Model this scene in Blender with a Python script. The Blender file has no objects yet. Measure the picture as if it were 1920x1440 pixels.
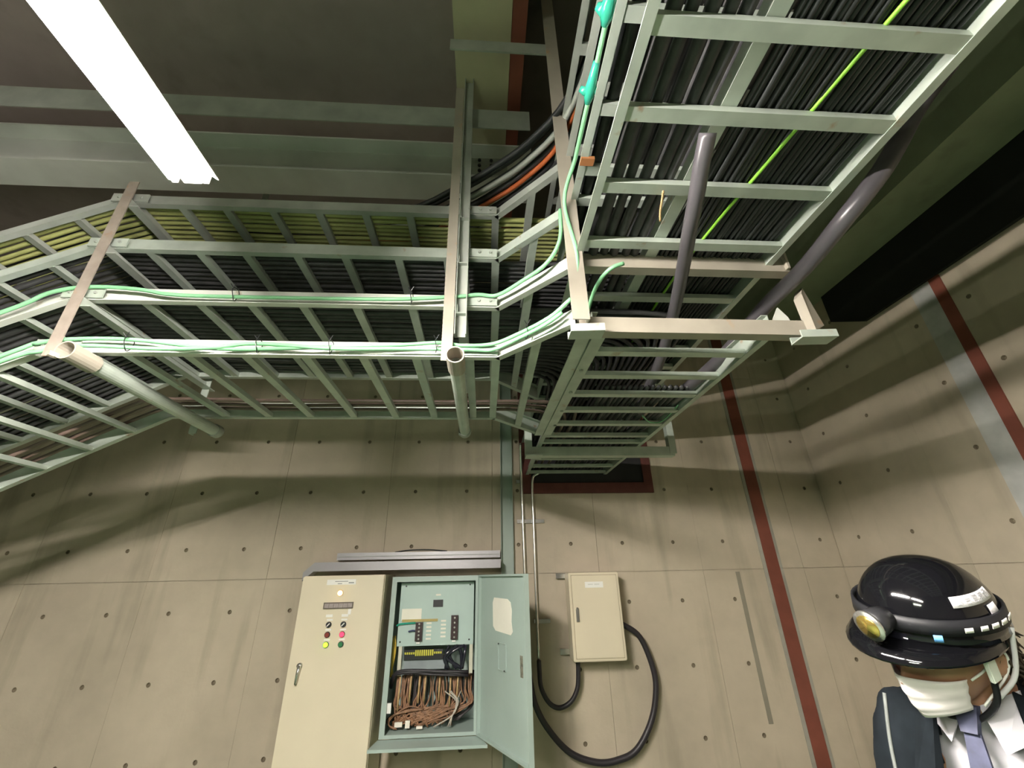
import bpy, bmesh, math, random
from mathutils import Vector as V, Matrix
random.seed(7)
S = bpy.context.scene
COL = S.collection
# ---------------------------------------------------------------- camera
def camera():
    cd = bpy.data.cameras.new('camera'); cam = bpy.data.objects.new('camera', cd); COL.objects.link(cam)
    a, b, c = .0708, .4283, -.0214                      # yaw, pitch, roll
    ca, sa, cb, sb, cc, sc = math.cos(a), math.sin(a), math.cos(b), math.sin(b), math.cos(c), math.sin(c)
    fw = V((sa*cb, ca*cb, sb)); rt = V((ca, -sa, 0)); up = rt.cross(fw)
    R = rt*cc + up*sc; U = -rt*sc + up*cc
    m = Matrix.Identity(4)
    for i in range(3):
        m[i][0] = R[i]; m[i][1] = U[i]; m[i][2] = -fw[i]
    m[0][3], m[1][3], m[2][3] = 0, 0, 1.65
    cam.matrix_world = m
    cd.sensor_width = 36; cd.lens = 785/1920*36; cd.clip_start = .05; cd.clip_end = 60
    S.camera = cam
camera()
# ---------------------------------------------------------------- light and exposure
S.view_settings.view_transform = 'Standard'; S.view_settings.look = 'None'
S.view_settings.gamma = 1; S.view_settings.use_curve_mapping = False
S.view_settings.exposure = 2.6
S.cycles.use_denoising = True
S.cycles.max_bounces = 8
S.cycles.sample_clamp_indirect = 6
w = bpy.data.worlds.new('world'); S.world = w; w.use_nodes = True
w.node_tree.nodes['Background'].inputs[0].default_value = (.5, .5, .45, 1)
w.node_tree.nodes['Background'].inputs[1].default_value = .005
LAMP = 178.0  # tube strength of the fixture in view
FILLB = 55.0         # tube strength of an unseen lamp added in the same line as fill          
FILL2 = 60.0         # tube strength of an unseen fill lamp added behind the camera
# ---------------------------------------------------------------- materials
MATS = {}
def mat(name, col, rough=.6, metal=0.0, var=.12, scale=6.0, bump=0.0, emit=None, spots=None, coat=0.0, detail=4, stretch=None, spec=.5):
    if name in MATS: return MATS[name]
    m = bpy.data.materials.new(name); m.use_nodes = True; MATS[name] = m
    n = m.node_tree; N = n.nodes; Lk = n.links
    b = N['Principled BSDF']; b.inputs['Roughness'].default_value = rough; b.inputs['Metallic'].default_value = metal
    b.inputs['Coat Weight'].default_value = coat; b.inputs['Specular IOR Level'].default_value = spec
    tc = N.new('ShaderNodeTexCoord'); mp = N.new('ShaderNodeMapping'); Lk.new(tc.outputs['Object'], mp.inputs[0])
    if stretch: mp.inputs['Scale'].default_value = stretch
    nz = N.new('ShaderNodeTexNoise'); nz.inputs['Scale'].default_value = scale; nz.inputs['Detail'].default_value = detail
    Lk.new(mp.outputs[0], nz.inputs['Vector'])
    cr = N.new('ShaderNodeValToRGB'); Lk.new(nz.outputs['Fac'], cr.inputs[0])
    lo = [max(0, x*(1-var)) for x in col]; hi = [min(1, x*(1+var)) for x in col]
    cr.color_ramp.elements[0].position = .3; cr.color_ramp.elements[0].color = (*lo, 1)
    cr.color_ramp.elements[1].position = .7; cr.color_ramp.elements[1].color = (*hi, 1)
    out = cr.outputs[0]
    if spots:
        sc_, thr, c2 = spots
        n2 = N.new('ShaderNodeTexNoise'); n2.inputs['Scale'].default_value = sc_; n2.inputs['Detail'].default_value = 6
        Lk.new(tc.outputs['Object'], n2.inputs['Vector'])
        r2 = N.new('ShaderNodeValToRGB'); Lk.new(n2.outputs['Fac'], r2.inputs[0])
        r2.color_ramp.elements[0].position = thr; r2.color_ramp.elements[0].color = (0, 0, 0, 1)
        r2.color_ramp.elements[1].position = min(.99, thr+.1); r2.color_ramp.elements[1].color = (1, 1, 1, 1)
        mx = N.new('ShaderNodeMixRGB'); Lk.new(r2.outputs[0], mx.inputs[0]); Lk.new(out, mx.inputs[1])
        mx.inputs[2].default_value = (*c2, 1); out = mx.outputs[0]
    Lk.new(out, b.inputs['Base Color'])
    if bump:
        bp = N.new('ShaderNodeBump'); bp.inputs['Strength'].default_value = bump; bp.inputs['Distance'].default_value = .004
        nb = N.new('ShaderNodeTexNoise'); nb.inputs['Scale'].default_value = scale*12; nb.inputs['Detail'].default_value = 5
        Lk.new(tc.outputs['Object'], nb.inputs['Vector']); Lk.new(nb.outputs['Fac'], bp.inputs['Height']); Lk.new(bp.outputs[0], b.inputs['Normal'])
    if emit:
        b.inputs['Emission Color'].default_value = (*emit[0], 1); b.inputs['Emission Strength'].default_value = emit[1]
    return m
def concrete(name, base, dark):
    m = bpy.data.materials.new(name); m.use_nodes = True; N = m.node_tree.nodes; Lk = m.node_tree.links
    b = N['Principled BSDF']; b.inputs['Roughness'].default_value = .75
    tc = N.new('ShaderNodeTexCoord')
    def noise(sc, stretch=(1, 1, 1), det=5):
        mp = N.new('ShaderNodeMapping'); mp.inputs['Scale'].default_value = stretch; Lk.new(tc.outputs['Object'], mp.inputs[0])
        z = N.new('ShaderNodeTexNoise'); z.inputs['Scale'].default_value = sc; z.inputs['Detail'].default_value = det
        Lk.new(mp.outputs[0], z.inputs['Vector']); return z.outputs['Fac']
    def ramp(s, a, bb):
        r = N.new('ShaderNodeValToRGB'); Lk.new(s, r.inputs[0]); r.color_ramp.elements[0].position = a; r.color_ramp.elements[1].position = bb; return r.outputs[0]
    m1 = N.new('ShaderNodeMixRGB'); m1.inputs[1].default_value = (*base, 1); m1.inputs[2].default_value = (*[c*.8 for c in base], 1)
    Lk.new(ramp(noise(1.1), .38, .66), m1.inputs[0])
    m2 = N.new('ShaderNodeMixRGB'); Lk.new(m1.outputs[0], m2.inputs[1]); m2.inputs[2].default_value = (*dark, 1)
    k = N.new('ShaderNodeMath'); k.operation = 'MULTIPLY'; k.inputs[1].default_value = .62
    Lk.new(ramp(noise(2.2, (2.6, 2.6, .28)), .56, .74), k.inputs[0]); Lk.new(k.outputs[0], m2.inputs[0])
    m3 = N.new('ShaderNodeMixRGB'); m3.blend_type = 'MULTIPLY'; Lk.new(m2.outputs[0], m3.inputs[1])
    r3 = N.new('ShaderNodeValToRGB'); Lk.new(noise(9, (1, 1, 1), 8), r3.inputs[0]); r3.color_ramp.elements[0].color = (.78, .78, .78, 1); r3.color_ramp.elements[1].color = (1.1, 1.1, 1.1, 1)
    Lk.new(r3.outputs[0], m3.inputs[2]); m3.inputs[0].default_value = .6
    Lk.new(m3.outputs[0], b.inputs['Base Color'])
    bp = N.new('ShaderNodeBump'); bp.inputs['Strength'].default_value = .25; bp.inputs['Distance'].default_value = .004
    Lk.new(noise(40), bp.inputs['Height']); Lk.new(bp.outputs[0], b.inputs['Normal'])
    return m
M_CON = concrete('board_marked_concrete', (.54, .46, .35), (.30, .26, .19))
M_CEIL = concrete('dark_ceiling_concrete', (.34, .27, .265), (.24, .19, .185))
M_FLOOR = mat('green_floor_paint', (.085, .150, .080), .45, var=.15, scale=2)
M_FAR = mat('bounce_cutting_wall_tone', (.09, .085, .07), .8)  # unseen walls, kept dark to cut bounced light
M_HOLE = mat('tie_hole_mortar', (.19, .155, .105), .9)
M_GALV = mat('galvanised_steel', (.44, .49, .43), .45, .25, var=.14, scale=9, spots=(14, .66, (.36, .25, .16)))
M_GALVB = mat('lamplit_galvanised_steel', (.64, .66, .60), .45, .15, var=.10, scale=9, spots=(12, .68, (.45, .33, .22)))  # lamp brightness put into the steel colour, for front rails and gusset
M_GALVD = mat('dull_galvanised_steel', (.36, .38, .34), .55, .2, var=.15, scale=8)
M_STEEL = mat('cream_painted_steel', (.34, .305, .25), .5, .05, var=.10, scale=7, spots=(9, .64, (.42, .27, .15)))
M_BEAM = mat('grey_painted_beam', (.60, .61, .57), .6, 0, var=.12, scale=3)
M_CHROME = mat('bright_conduit_metal', (.68, .66, .62), .25, .9, var=.08)
M_BLK = mat('black_cable_sheath', (.018, .020, .020), .5, var=.4, scale=20)
M_BLK2 = mat('charcoal_cable_sheath', (.045, .044, .046), .5, var=.3, scale=20)
M_YG = mat('yellow_green_cable_sheath', (.30, .31, .11), .6, var=.25, scale=5)
M_OR = mat('orange_cable_sheath', (.55, .13, .035), .55)
M_LIME = mat('lime_cable_sheath', (.22, .50, .04), .5)
M_GRN = mat('pale_green_cable_sheath', (.22, .50, .27), .45, var=.1)
M_TEAL = mat('teal_wrapping_tape', (.03, .32, .22), .25)
M_FLEX = mat('black_flexible_conduit', (.022, .018, .022), .45)
M_HOSE = mat('dark_grey_hose', (.075, .068, .075), .3, var=.2)
M_BROWN = mat('brown_cable_sheath', (.16, .11, .09), .5)
M_RED = mat('red_brown_sealant', (.20, .056, .034), .75, var=.18, scale=5)
M_REDD = mat('dark_red_fire_stop', (.11, .032, .026), .85, var=.2, scale=8, bump=.5)
M_MORTAR = mat('grey_joint_mortar', (.33, .31, .26), .85, var=.18, scale=6)
M_PALEP = mat('pale_grey_joint_mortar', (.42, .42, .40), .8, var=.2, scale=6)
M_VOID = mat('near_black_matt', (.022, .020, .022), .9)  # near-black standing for depth behind the cable opening; also the beam bolts
M_CREAM = mat('cream_duct_paint', (.42, .38, .26), .6, var=.1, scale=4)
M_BEIGE = mat('beige_enamel', (.68, .60, .45), .38, 0, var=.03, scale=3)
M_BEIGED = mat('beige_enamel_shadow_gap', (.10, .085, .06), .6)
M_TEALG = mat('grey_green_enamel', (.36, .44, .40), .42, 0, var=.05, scale=4)
M_POST = mat('grey_green_post_paint', (.31, .37, .32), .5, 0, var=.08, scale=4)
M_TRUNK = mat('grey_trunking_metal', (.34, .33, .34), .4, .4, var=.06)
M_WHITE = mat('white_label_plastic', (.82, .80, .76), .5, var=.02)
M_PAPER = mat('cream_paper', (.80, .76, .66), .8, var=.04)
M_INK = mat('faint_grey_print', (.30, .30, .30), .7)
M_DARKP = mat('black_plastic', (.02, .02, .022), .35)
M_DISP = mat('grey_display_glass', (.36, .31, .30), .25, var=.15, scale=60)
M_YEL = mat('yellow_wire', (.55, .38, .05), .5)
M_COP = mat('brown_wire_bundle', (.25, .13, .07), .55, var=.4, scale=30)
M_COPL = mat('tan_spiral_wrap', (.50, .33, .16), .6, var=.2, scale=40)
M_TERM = mat('yellow_terminal_plastic', (.60, .55, .06), .5)
M_PVC = mat('ivory_duct_plastic', (.55, .53, .42), .5)
M_LAMPB = mat('white_lamp_enamel', (.85, .83, .78), .4, var=.02)
M_TUBE = mat('fluorescent_tube_glow', (.9, .9, .85), .4, emit=((1.0, .94, .87), LAMP))
M_FILLB = mat('added_fill_tube_next', (.9, .9, .85), .4, emit=((1.0, .94, .87), FILLB))
M_FILL2 = mat('added_fill_tube_far', (.9, .9, .85), .4, emit=((.95, 1.0, .80), FILL2))
# ---------------------------------------------------------------- mesh helpers
class MB:
    def __init__(s): s.v = []; s.f = []
    def add(s, vs, fs):
        o = len(s.v); s.v += [tuple(p) for p in vs]; s.f += [tuple(i+o for i in f) for f in fs]; return s
    def box(s, a, b):
        x0, y0, z0 = a; x1, y1, z1 = b
        return s.add([(x0,y0,z0),(x1,y0,z0),(x1,y1,z0),(x0,y1,z0),(x0,y0,z1),(x1,y0,z1),(x1,y1,z1),(x0,y1,z1)],
                     [(3,2,1,0),(4,5,6,7),(0,1,5,4),(1,2,6,5),(2,3,7,6),(3,0,4,7)])
    def ext(s, prof, p0, p1, side, up):
        """extrude a closed 2D profile (side, up) from p0 to p1"""
        p0, p1, side, up = V(p0), V(p1), V(side), V(up); n = len(prof)
        vs = [p0+side*a+up*b for a, b in prof] + [p1+side*a+up*b for a, b in prof]
        fs = [(i, (i+1) % n, n+(i+1) % n, n+i) for i in range(n)]
        return s.add(vs, fs + [tuple(range(n))[::-1], tuple(range(n, 2*n))])
    def tube(s, path, r, n=8, cap=True, rs=None):
        P = [V(p) for p in path]; m = len(P); rings = []
        t = (P[1]-P[0]).normalized(); a = V((0, 0, 1)) if abs(t.z) < .9 else V((1, 0, 0))
        u = t.cross(a).normalized()
        for i in range(m):
            t = (P[min(i+1, m-1)]-P[max(i-1, 0)]).normalized()
            u = (u - t*u.dot(t)).normalized(); w_ = t.cross(u); rr = rs[i] if rs else r
            rings.append([P[i] + (u*math.cos(2*math.pi*k/n) + w_*math.sin(2*math.pi*k/n))*rr for k in range(n)])
        vs = [p for rg in rings for p in rg]
        fs = [(i*n+k, i*n+(k+1) % n, (i+1)*n+(k+1) % n, (i+1)*n+k) for i in range(m-1) for k in range(n)]
        if cap: fs += [tuple(range(n))[::-1], tuple(range((m-1)*n, m*n))]
        return s.add(vs, fs)
    def disc(s, c, r, axis, h, n=16):
        c = V(c); axis = V(axis).normalized(); return s.tube([c, c+axis*h], r, n)
    def build(s, name, m, parent=None, smooth=False):
        me = bpy.data.meshes.new(name); me.from_pydata(s.v, [], s.f); me.materials.append(m)
        if smooth: me.shade_smooth()
        o = bpy.data.objects.new(name, me); COL.objects.link(o)
        if parent: o.parent = parent
        return o
def curve(pts, k=6):
    """Catmull-Rom through pts"""
    P = [V(p) for p in pts]; P = [P[0]*2-P[1]] + P + [P[-1]*2-P[-2]]; out = []
    for i in range(1, len(P)-2):
        for j in range(k):
            t = j/k; a, b, c, d = P[i-1], P[i], P[i+1], P[i+2]
            out.append(.5*((2*b) + (c-a)*t + (2*a-5*b+4*c-d)*t*t + (3*b-a-3*c+d)*t**3))
    return out + [P[-2]]
def tag(o, label, cat, group=None, kind=None):
    o['label'] = label; o['category'] = cat
    if group: o['group'] = group
    if kind: o['kind'] = kind
    return o
def thing(name, label, cat, group=None, loc=(0, 0, 0)):
    o = bpy.data.objects.new(name, None); COL.objects.link(o); o.empty_display_size = .05
    o['ax'] = 0; del o['ax']
    return tag(o, label, cat, group)
def struct(o): o['kind'] = 'structure'; return o
C_PROF = [(0,0),(.028,0),(.028,.004),(.004,.004),(.004,.077),(-.022,.077),(-.022,.073),(0,.073)]
L_PROF = lambda a, t: [(0,0),(a,0),(a,t),(t,t),(t,a),(0,a)]
U_PROF = lambda a, h, t: [(-a/2,0),(a/2,0),(a/2,h),(a/2-t,h),(a/2-t,t),(-a/2+t,t),(-a/2+t,h),(-a/2,h)]
# ---------------------------------------------------------------- the room
X1, X0, YB, YF, Z0, Z1 = 3.12, -5.0, 3.78, -4.2, -.14, 4.65
def wall_mesh_panel(O, A, N, a0, a1, z0, z1, ties_a, ties_z, off):
    """concrete panel face: origin O, along axis A, outward normal N, with true conical tie holes"""
    g = .0012; a0 += g; a1 -= g; z0 += g; z1 -= g
    def cuts(lo, hi, t):
        t = sorted(x for x in t if lo+.05 < x < hi-.05); c = [lo]
        for i in range(len(t)-1): c.append((t[i]+t[i+1])/2)
        return c+[hi], t
    ca, ta = cuts(a0, a1, ties_a); cz, tz = cuts(z0, z1, ties_z); mb = MB()
    O, A, N = V(O), V(A), V(N); Z = V((0, 0, 1)); P = lambda a, z, d: O + A*a + Z*z + N*(d+off)
    na, nz_ = len(ca)-1, len(cz)-1
    for i in range(na):
        for j in range(nz_):
            l, r, b, t = ca[i], ca[i+1], cz[j], cz[j+1]
            if not ta or not tz:
                mb.add([P(l,b,0),P(r,b,0),P(r,t,0),P(l,t,0)], [(0,1,2,3)]); continue
            cx, cy = ta[i], tz[j]
            outer = [P(r,cy,0),P(r,t,0),P(cx,t,0),P(l,t,0),P(l,cy,0),P(l,b,0),P(cx,b,0),P(r,b,0)]
            ring = lambda R, d: [P(cx+R*math.cos(k*math.pi/4), cy+R*math.sin(k*math.pi/4), d) for k in range(8)]
            vs = outer+ring(.016, 0)+ring(.011, -.016)
            fs = [(k,(k+1)%8,8+(k+1)%8,8+k) for k in range(8)]+[(8+k,8+(k+1)%8,16+(k+1)%8,16+k) for k in range(8)]+[tuple(range(16,24))]
            mb.add(vs, fs)
    # panel sides
    c = [P(a0,z0,0),P(a1,z0,0),P(a1,z1,0),P(a0,z1,0),P(a0,z0,-.03),P(a1,z0,-.03),P(a1,z1,-.03),P(a0,z1,-.03)]
    mb.add(c, [(0,4,5,1),(1,5,6,2),(2,6,7,3),(3,7,4,0)])
    mb.hole = [i for i, ff in enumerate(mb.f) if len(ff) == 8 or (len(ff) == 4 and hole_face(mb, ff, N, P(a0, z0, 0)))]
    return mb
def hole_face(mb, ff, N, P0):
    d = sorted((V(mb.v[i])-P0).dot(N) for i in ff); return d[0] > -.02 and d[0] < -.01 and d[-1] > -.001
def add_holes_material(mb, o):
    o.data.materials.append(M_HOLE)
    for i in mb.hole: o.data.polygons[i].material_index = 1
    return o
rng = random.Random(3)
wb = struct(MB().box((X0-.2, YB+.035, Z0-.1), (X1+.3, YB+.25, Z1+.1)).build('wall_back', M_CON))
xs = [-1.72+.895*k for k in range(-4, 6)]; xs = [x for x in xs if x > X0]
xs = [X0] + xs + [X1]
zs = [Z0, 1.659, 3.459, Z1]
tiesz = [1.884+.45*j for j in range(-4, 6)]
tiesx = [-1.4955+.4475*k for k in range(-8, 11)]
for i in range(len(xs)-1):
    if xs[i+1]-xs[i] < .03: continue
    for j in range(3):
        mb = wall_mesh_panel((0, YB, 0), (1,0,0), (0,-1,0), xs[i], xs[i+1], zs[j], zs[j+1], tiesx, tiesz, rng.uniform(-.0015, .0015))
        add_holes_material(mb, mb.build('concrete_panel', M_CON, wb))
wr = struct(MB().box((X1+.035, YF-.2, Z0-.1), (X1+.25, YB+.1, Z1+.1)).build('wall_right', M_CON))
ys = [YF, -3.1, -2.2, -1.3, -.4, .5, 1.38, 2.13, 2.72, YB]
for i in range(len(ys)-1):
    for j in range(3):
        ty = [3.04, 3.52] if i == 8 else [2.40] if i == 7 else [ys[i]+.22, ys[i]+.66]
        mb = wall_mesh_panel((X1, 0, 0), (0,-1,0), (-1,0,0), -ys[i+1], -ys[i], zs[j], zs[j+1], [-t for t in ty], tiesz, rng.uniform(-.0015, .0015))
        add_holes_material(mb, mb.build('concrete_panel', M_CON, wr))
struct(MB().box((X0-.2, YF, Z0-.1), (X0, YB, Z1+.1)).build('wall_left', M_FAR))
struct(MB().box((X0-.2, YF-.2, Z0-.1), (X1+.3, YF, Z1+.1)).build('wall_front', M_FAR))
struct(MB().box((X0-.2, YF-.2, Z0-.2), (X1+.3, YB+.2, Z0)).build('floor', M_FLOOR))
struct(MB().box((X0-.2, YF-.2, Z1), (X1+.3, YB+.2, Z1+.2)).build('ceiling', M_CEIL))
# haunch beam along the right wall
struct(MB().box((2.69, YF, 3.93), (X1, YB, Z1)).build('ceiling_beam', concrete('green_grey_beam_concrete', (.30,.33,.22), (.2,.21,.15))))
struct(MB().box((.21, YF, 4.60), (2.69, YB, Z1)).build('ceiling_shade_slab', concrete('shade_darkened_ceiling_concrete', (.075,.07,.055), (.05,.05,.04))))  # added right-hand ceiling piece; the shade there is put into its colour
bp_ = [(YF,3.485),(2.72,3.485),(3.0,3.66),(3.0,3.93),(YF,3.93)]
struct(MB().add([(X1-.03, y, z) for y, z in bp_]+[(X1, y, z) for y, z in bp_], [(4,3,2,1,0),(5,6,7,8,9)]+[(i,(i+1)%5,5+(i+1)%5,5+i) for i in range(5)]).build('trim_6', mat('black_void_board', (.012,.011,.010), .95)))  # added flat black board standing in for a dark recess above the wall
# cast joints on the walls
def strip(name, m, mborder, a0, a1, z0, z1, wall, m0=.03, m1=.03):
    if wall == 'back':
        o = MB().box((a0, YB-.012, z0), (a1, YB+.01, z1)).build(name, m)
        MB().box((a0-m0, YB-.006, z0), (a0, YB+.01, z1)).build('mortar_edge', mborder, o)
        MB().box((a1, YB-.006, z0), (a1+m1, YB+.01, z1)).build('mortar_edge', mborder, o)
    else:
        o = MB().box((X1-.012, a0, z0), (X1+.01, a1, z1)).build(name, m)
        MB().box((X1-.006, a1, z0), (X1+.01, a1+m1, z1)).build('mortar_edge', mborder, o)
    return struct(o)
strip('trim_1', M_RED, M_MORTAR, 2.425, 2.535, Z0, Z1, 'back')
strip('trim_2', M_RED, M_PALEP, 2.125, 2.195, Z0, 3.48, 'right', m1=.14)
struct(MB().box((2.14, YB-.003, .6), (2.175, YB+.01, 1.64)).build('trim_3', mat('dark_joint_mortar', (.26,.235,.18), .85)))
# fire-stopped opening in the back wall
fo = thing('cable_opening', 'dark wall opening edged in red-brown fire stop where the ladder trays end', 'opening')
MB().box((.42, YB-.012, 2.395), (1.45, YB, 3.9)).build('infill', M_VOID, fo)
for a, b in (((.32, YB-.03, 2.305), (1.53, YB, 2.395)), ((1.45, YB-.03, 2.395), (1.53, YB, 3.9)), ((.32, YB-.03, 2.395), (.42, YB, 3.9))):
    MB().box(a, b).build('seal_strip', M_REDD, fo)
# cream duct with red strip under the ceiling
struct(MB().box((-.182, .0, 4.30), (.125, 3.3, Z1)).build('trim_4', M_CREAM))
struct(MB().box((.127, .0, 4.305), (.205, 3.3, Z1)).build('trim_5', M_RED))
# ---------------------------------------------------------------- cable trays
def rail(p0, p1, side, parent, m=M_GALV, name='side_rail'):
    return MB().ext(C_PROF, p0, p1, side, (0,0,1)).build(name, m, parent)
def rung_y(x, y0, y1, z, parent, m=M_GALV, wd=.036, dz=0):
    return MB().ext(U_PROF(wd, .022, .004), (x, y0, z), (x, y1, z), (1,0,0), (0,0,1)).build('rung', m, parent)
def rung_x(y, x0, x1, z, parent, m=M_GALV, wd=.040):
    return MB().ext(U_PROF(wd, .022, .004), (x0, y, z), (x1, y, z), (0,1,0), (0,0,1)).build('rung', m, parent)
SL = .555
def x_tray(z, rungs, slope_rungs, label, m, flare=True, mf=None):
    t = thing('cable_tray', label, 'cable tray', 'ladder trays stacked on the left')
    yf, yb, xa, xb = 1.556, 2.262, -1.72, .06
    mf = mf or m
    xl = -3.9
    rail((xa, yf, z), (xb, yf, z), (0,-1,0), t, mf); rail((xa, yb, z), (xb, yb, z), (0,1,0), t, m)
    dz = (xa-xl)*SL
    rail((xl, yf, z-dz), (xa+.004, yf, z), (0,-1,0), t, mf); rail((xl, yb, z-dz), (xa+.004, yb, z), (0,1,0), t, m)
    s = math.sqrt(.5)
    if flare:
        rail((xb, yf, z), (xb+.27, yf-.27, z), (-s,-s,0), t, mf)
        rail((xb, yb, z), (xb+.29, yb+.29, z), (-s,s,0), t, m)
    # splice plates with bolts
    for xx in (xb-.17, xa-.02):
        pl = MB().box((xx, yf-.034, z+.006), (xx+.16, yf-.028, z+.052))
        p = pl.build('splice_plate', m, t)
        for k in range(3):
            MB().disc((xx+.03+k*.05, yf-.034, z+.03), .007, (0,-1,0), .006, 6).build('bolt', M_GALVD, p)
    for x in rungs: rung_y(x, yf, yb, z+.002, t, m)
    for x in slope_rungs: rung_y(x, yf, yb, z-(xa-x)*SL+.002, t, m)
    return t
RX1 = [-1.42, -1.19, -.965, -.73, -.50, -.285, -.065, .045]
SR = [-1.88-.18*k for k in range(11)]
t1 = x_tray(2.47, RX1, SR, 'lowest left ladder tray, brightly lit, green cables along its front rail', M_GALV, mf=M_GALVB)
rung_y(.20, 1.40, 2.42, 2.472, t1)
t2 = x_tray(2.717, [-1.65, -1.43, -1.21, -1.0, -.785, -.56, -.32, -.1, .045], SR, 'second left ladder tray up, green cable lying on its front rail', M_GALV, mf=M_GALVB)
rung_y(.18, 1.42, 2.40, 2.719, t2)
t3 = x_tray(2.989, [-1.5, -1.285, -1.085, -.86, -.646, -.405, -.18, .045], SR, 'third left ladder tray up, crossed by dark cables', M_GALV)
rung_y(.21, 1.39, 2.42, 2.991, t3)
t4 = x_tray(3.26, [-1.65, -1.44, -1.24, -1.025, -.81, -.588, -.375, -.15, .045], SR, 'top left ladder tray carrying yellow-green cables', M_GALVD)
rung_y(.21, 1.39, 2.42, 3.262, t4, M_GALVD)
def y_tray(z, x0, x1, y0, y1, rungs, label, m=M_GALV, lab2=None):
    t = thing('cable_tray', label, 'cable tray', 'ladder trays running to the back wall')
    rail((x0, y0, z), (x0, y1, z), (-1,0,0), t, m); rail((x1, y0, z), (x1, y1, z), (1,0,0), t, m)
    for y in rungs: rung_x(y, x0, x1, z+.002, t, m)
    return t
y1t = y_tray(2.47, .40, 1.085, 1.30, 3.76, [1.49, 1.71, 1.93, 2.155, 2.385, 2.62, 2.77, 2.98, 3.22, 3.47, 3.70], 'lowest right ladder tray reaching down to the back wall opening')
ag = MB().ext(L_PROF(.05, .005), (.405, 1.30, 2.462), (.375, 2.56, 2.462), (1,0,0), (0,0,1)).build('joint_angle', M_GALV, y1t)
ag2 = MB().ext([(0,0),(.05,0),(.05,.005),(0,.005)], (.345, 1.30, 2.460), (.318, 2.56, 2.460), (1,0,0), (0,0,1)).build('joint_angle', M_GALV, y1t)
for y in (1.62, 1.86, 2.12, 2.36): MB().disc((.42, y, 2.462), .009, (0,0,-1), .008, 6).build('bolt', M_GALVD, ag)
y2t = y_tray(2.769, .372, 1.128, -1.6, 3.76, [-1.4+.24*k for k in range(7)]+[.27, .50, .70, .935, 1.185, 1.325, 1.52, 1.75, 1.98, 2.2, 2.45, 2.7, 2.95, 3.2, 3.45], 'wide right ladder tray overhead, packed with black cables')
MB().ext(L_PROF(.045, .004), (.632, -1.6, 2.796), (.632, 3.7, 2.796), (1,0,0), (0,0,1)).build('divider', M_GALV, y2t)
y3t = y_tray(3.04, .372, 1.128, -1.6, 3.76, [-1.3+.25*k for k in range(6)]+[.36, .60, .86, 1.09, 1.235, 1.5, 1.75, 2.0, 2.3, 2.6, 2.9, 3.2, 3.5], 'right ladder tray one level above the black-cabled one, green cable on its left rail')
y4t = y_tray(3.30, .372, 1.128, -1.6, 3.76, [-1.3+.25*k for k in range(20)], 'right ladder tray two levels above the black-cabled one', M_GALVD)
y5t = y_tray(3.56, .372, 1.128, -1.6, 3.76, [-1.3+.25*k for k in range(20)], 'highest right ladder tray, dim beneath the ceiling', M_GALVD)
# ---------------------------------------------------------------- hangers and supports
def L_bar(p0, p1, a, side, up, name, m, parent=None, t=.005): return MB().ext(L_PROF(a, t), p0, p1, side, up).build(name, m, parent)
f1 = thing('hanger_frame', 'cream steel hanger frame with two long crossbars under the right ladder trays', 'hanger')
MB().ext([(0,0),(.062,0),(.062,.05),(.057,.05),(.057,.005),(0,.005)], (.305, 1.222, 2.462), (.295, 1.222, Z1), (1,0,0), (0,1,0)).build('upright', M_STEEL, f1)
for z, xe in ((2.448, 1.235), (2.745, 1.225)):
    MB().ext([(0,0),(.045,0),(.045,.005),(.005,.005),(.005,.058),(.045,.058),(.045,.063),(0,.063)], (.34, 1.272, z-.035+.03), (xe, 1.272, z-.035+.03), (0,1,0), (0,0,1)).build('crossbar', M_STEEL, f1)
MB().add([(1.205,1.235,2.445),(1.262,1.255,2.475),(1.262,1.30,2.475),(1.205,1.28,2.445),(1.195,1.23,2.60),(1.225,1.25,2.645),(1.225,1.29,2.645),(1.195,1.275,2.60)],[(3,2,1,0),(4,5,6,7),(0,1,5,4),(1,2,6,5),(2,3,7,6),(3,0,4,7)]).build('end_upright', M_STEEL, f1)
MB().box((1.205, 1.255, 2.745), (1.215, 1.31, 2.90)).build('end_upright', M_STEEL, f1)
gp = [(1.09,2.49),(1.20,2.49),(1.185,2.55),(1.155,2.595)]
MB().add([(a, 1.315, b) for a, b in gp]+[(a, 1.322, b) for a, b in gp], [(0,1,2,3),(7,6,5,4)]+[(i,(i+1)%4,4+(i+1)%4,4+i)[::-1] for i in range(4)]).build('gusset_plate', M_GALVB, f1)
MB().ext(U_PROF(.06, .03, .005), (1.14, 1.262, 2.41), (1.27, 1.252, 2.41), (0,1,0), (0,0,1)).build('foot_channel', M_GALV, f1)
MB().ext(U_PROF(.06, .03, .005), (.30, 1.272, 2.425), (.42, 1.262, 2.425), (0,1,0), (0,0,1)).build('foot_channel', M_GALV, f1)
MB().box((-.19, 1.225, 4.06), (.33, 1.232, 4.145)).build('top_bar', M_GALVD, f1)
MB().box((-.19, 1.232, 4.14), (.33, 1.275, 4.147)).build('top_flange', M_GALVD, f1)
MB().box((.335, 1.225, 2.66), (.343, 1.265, 2.745)).build('small_bracket', M_STEEL, f1)
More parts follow.
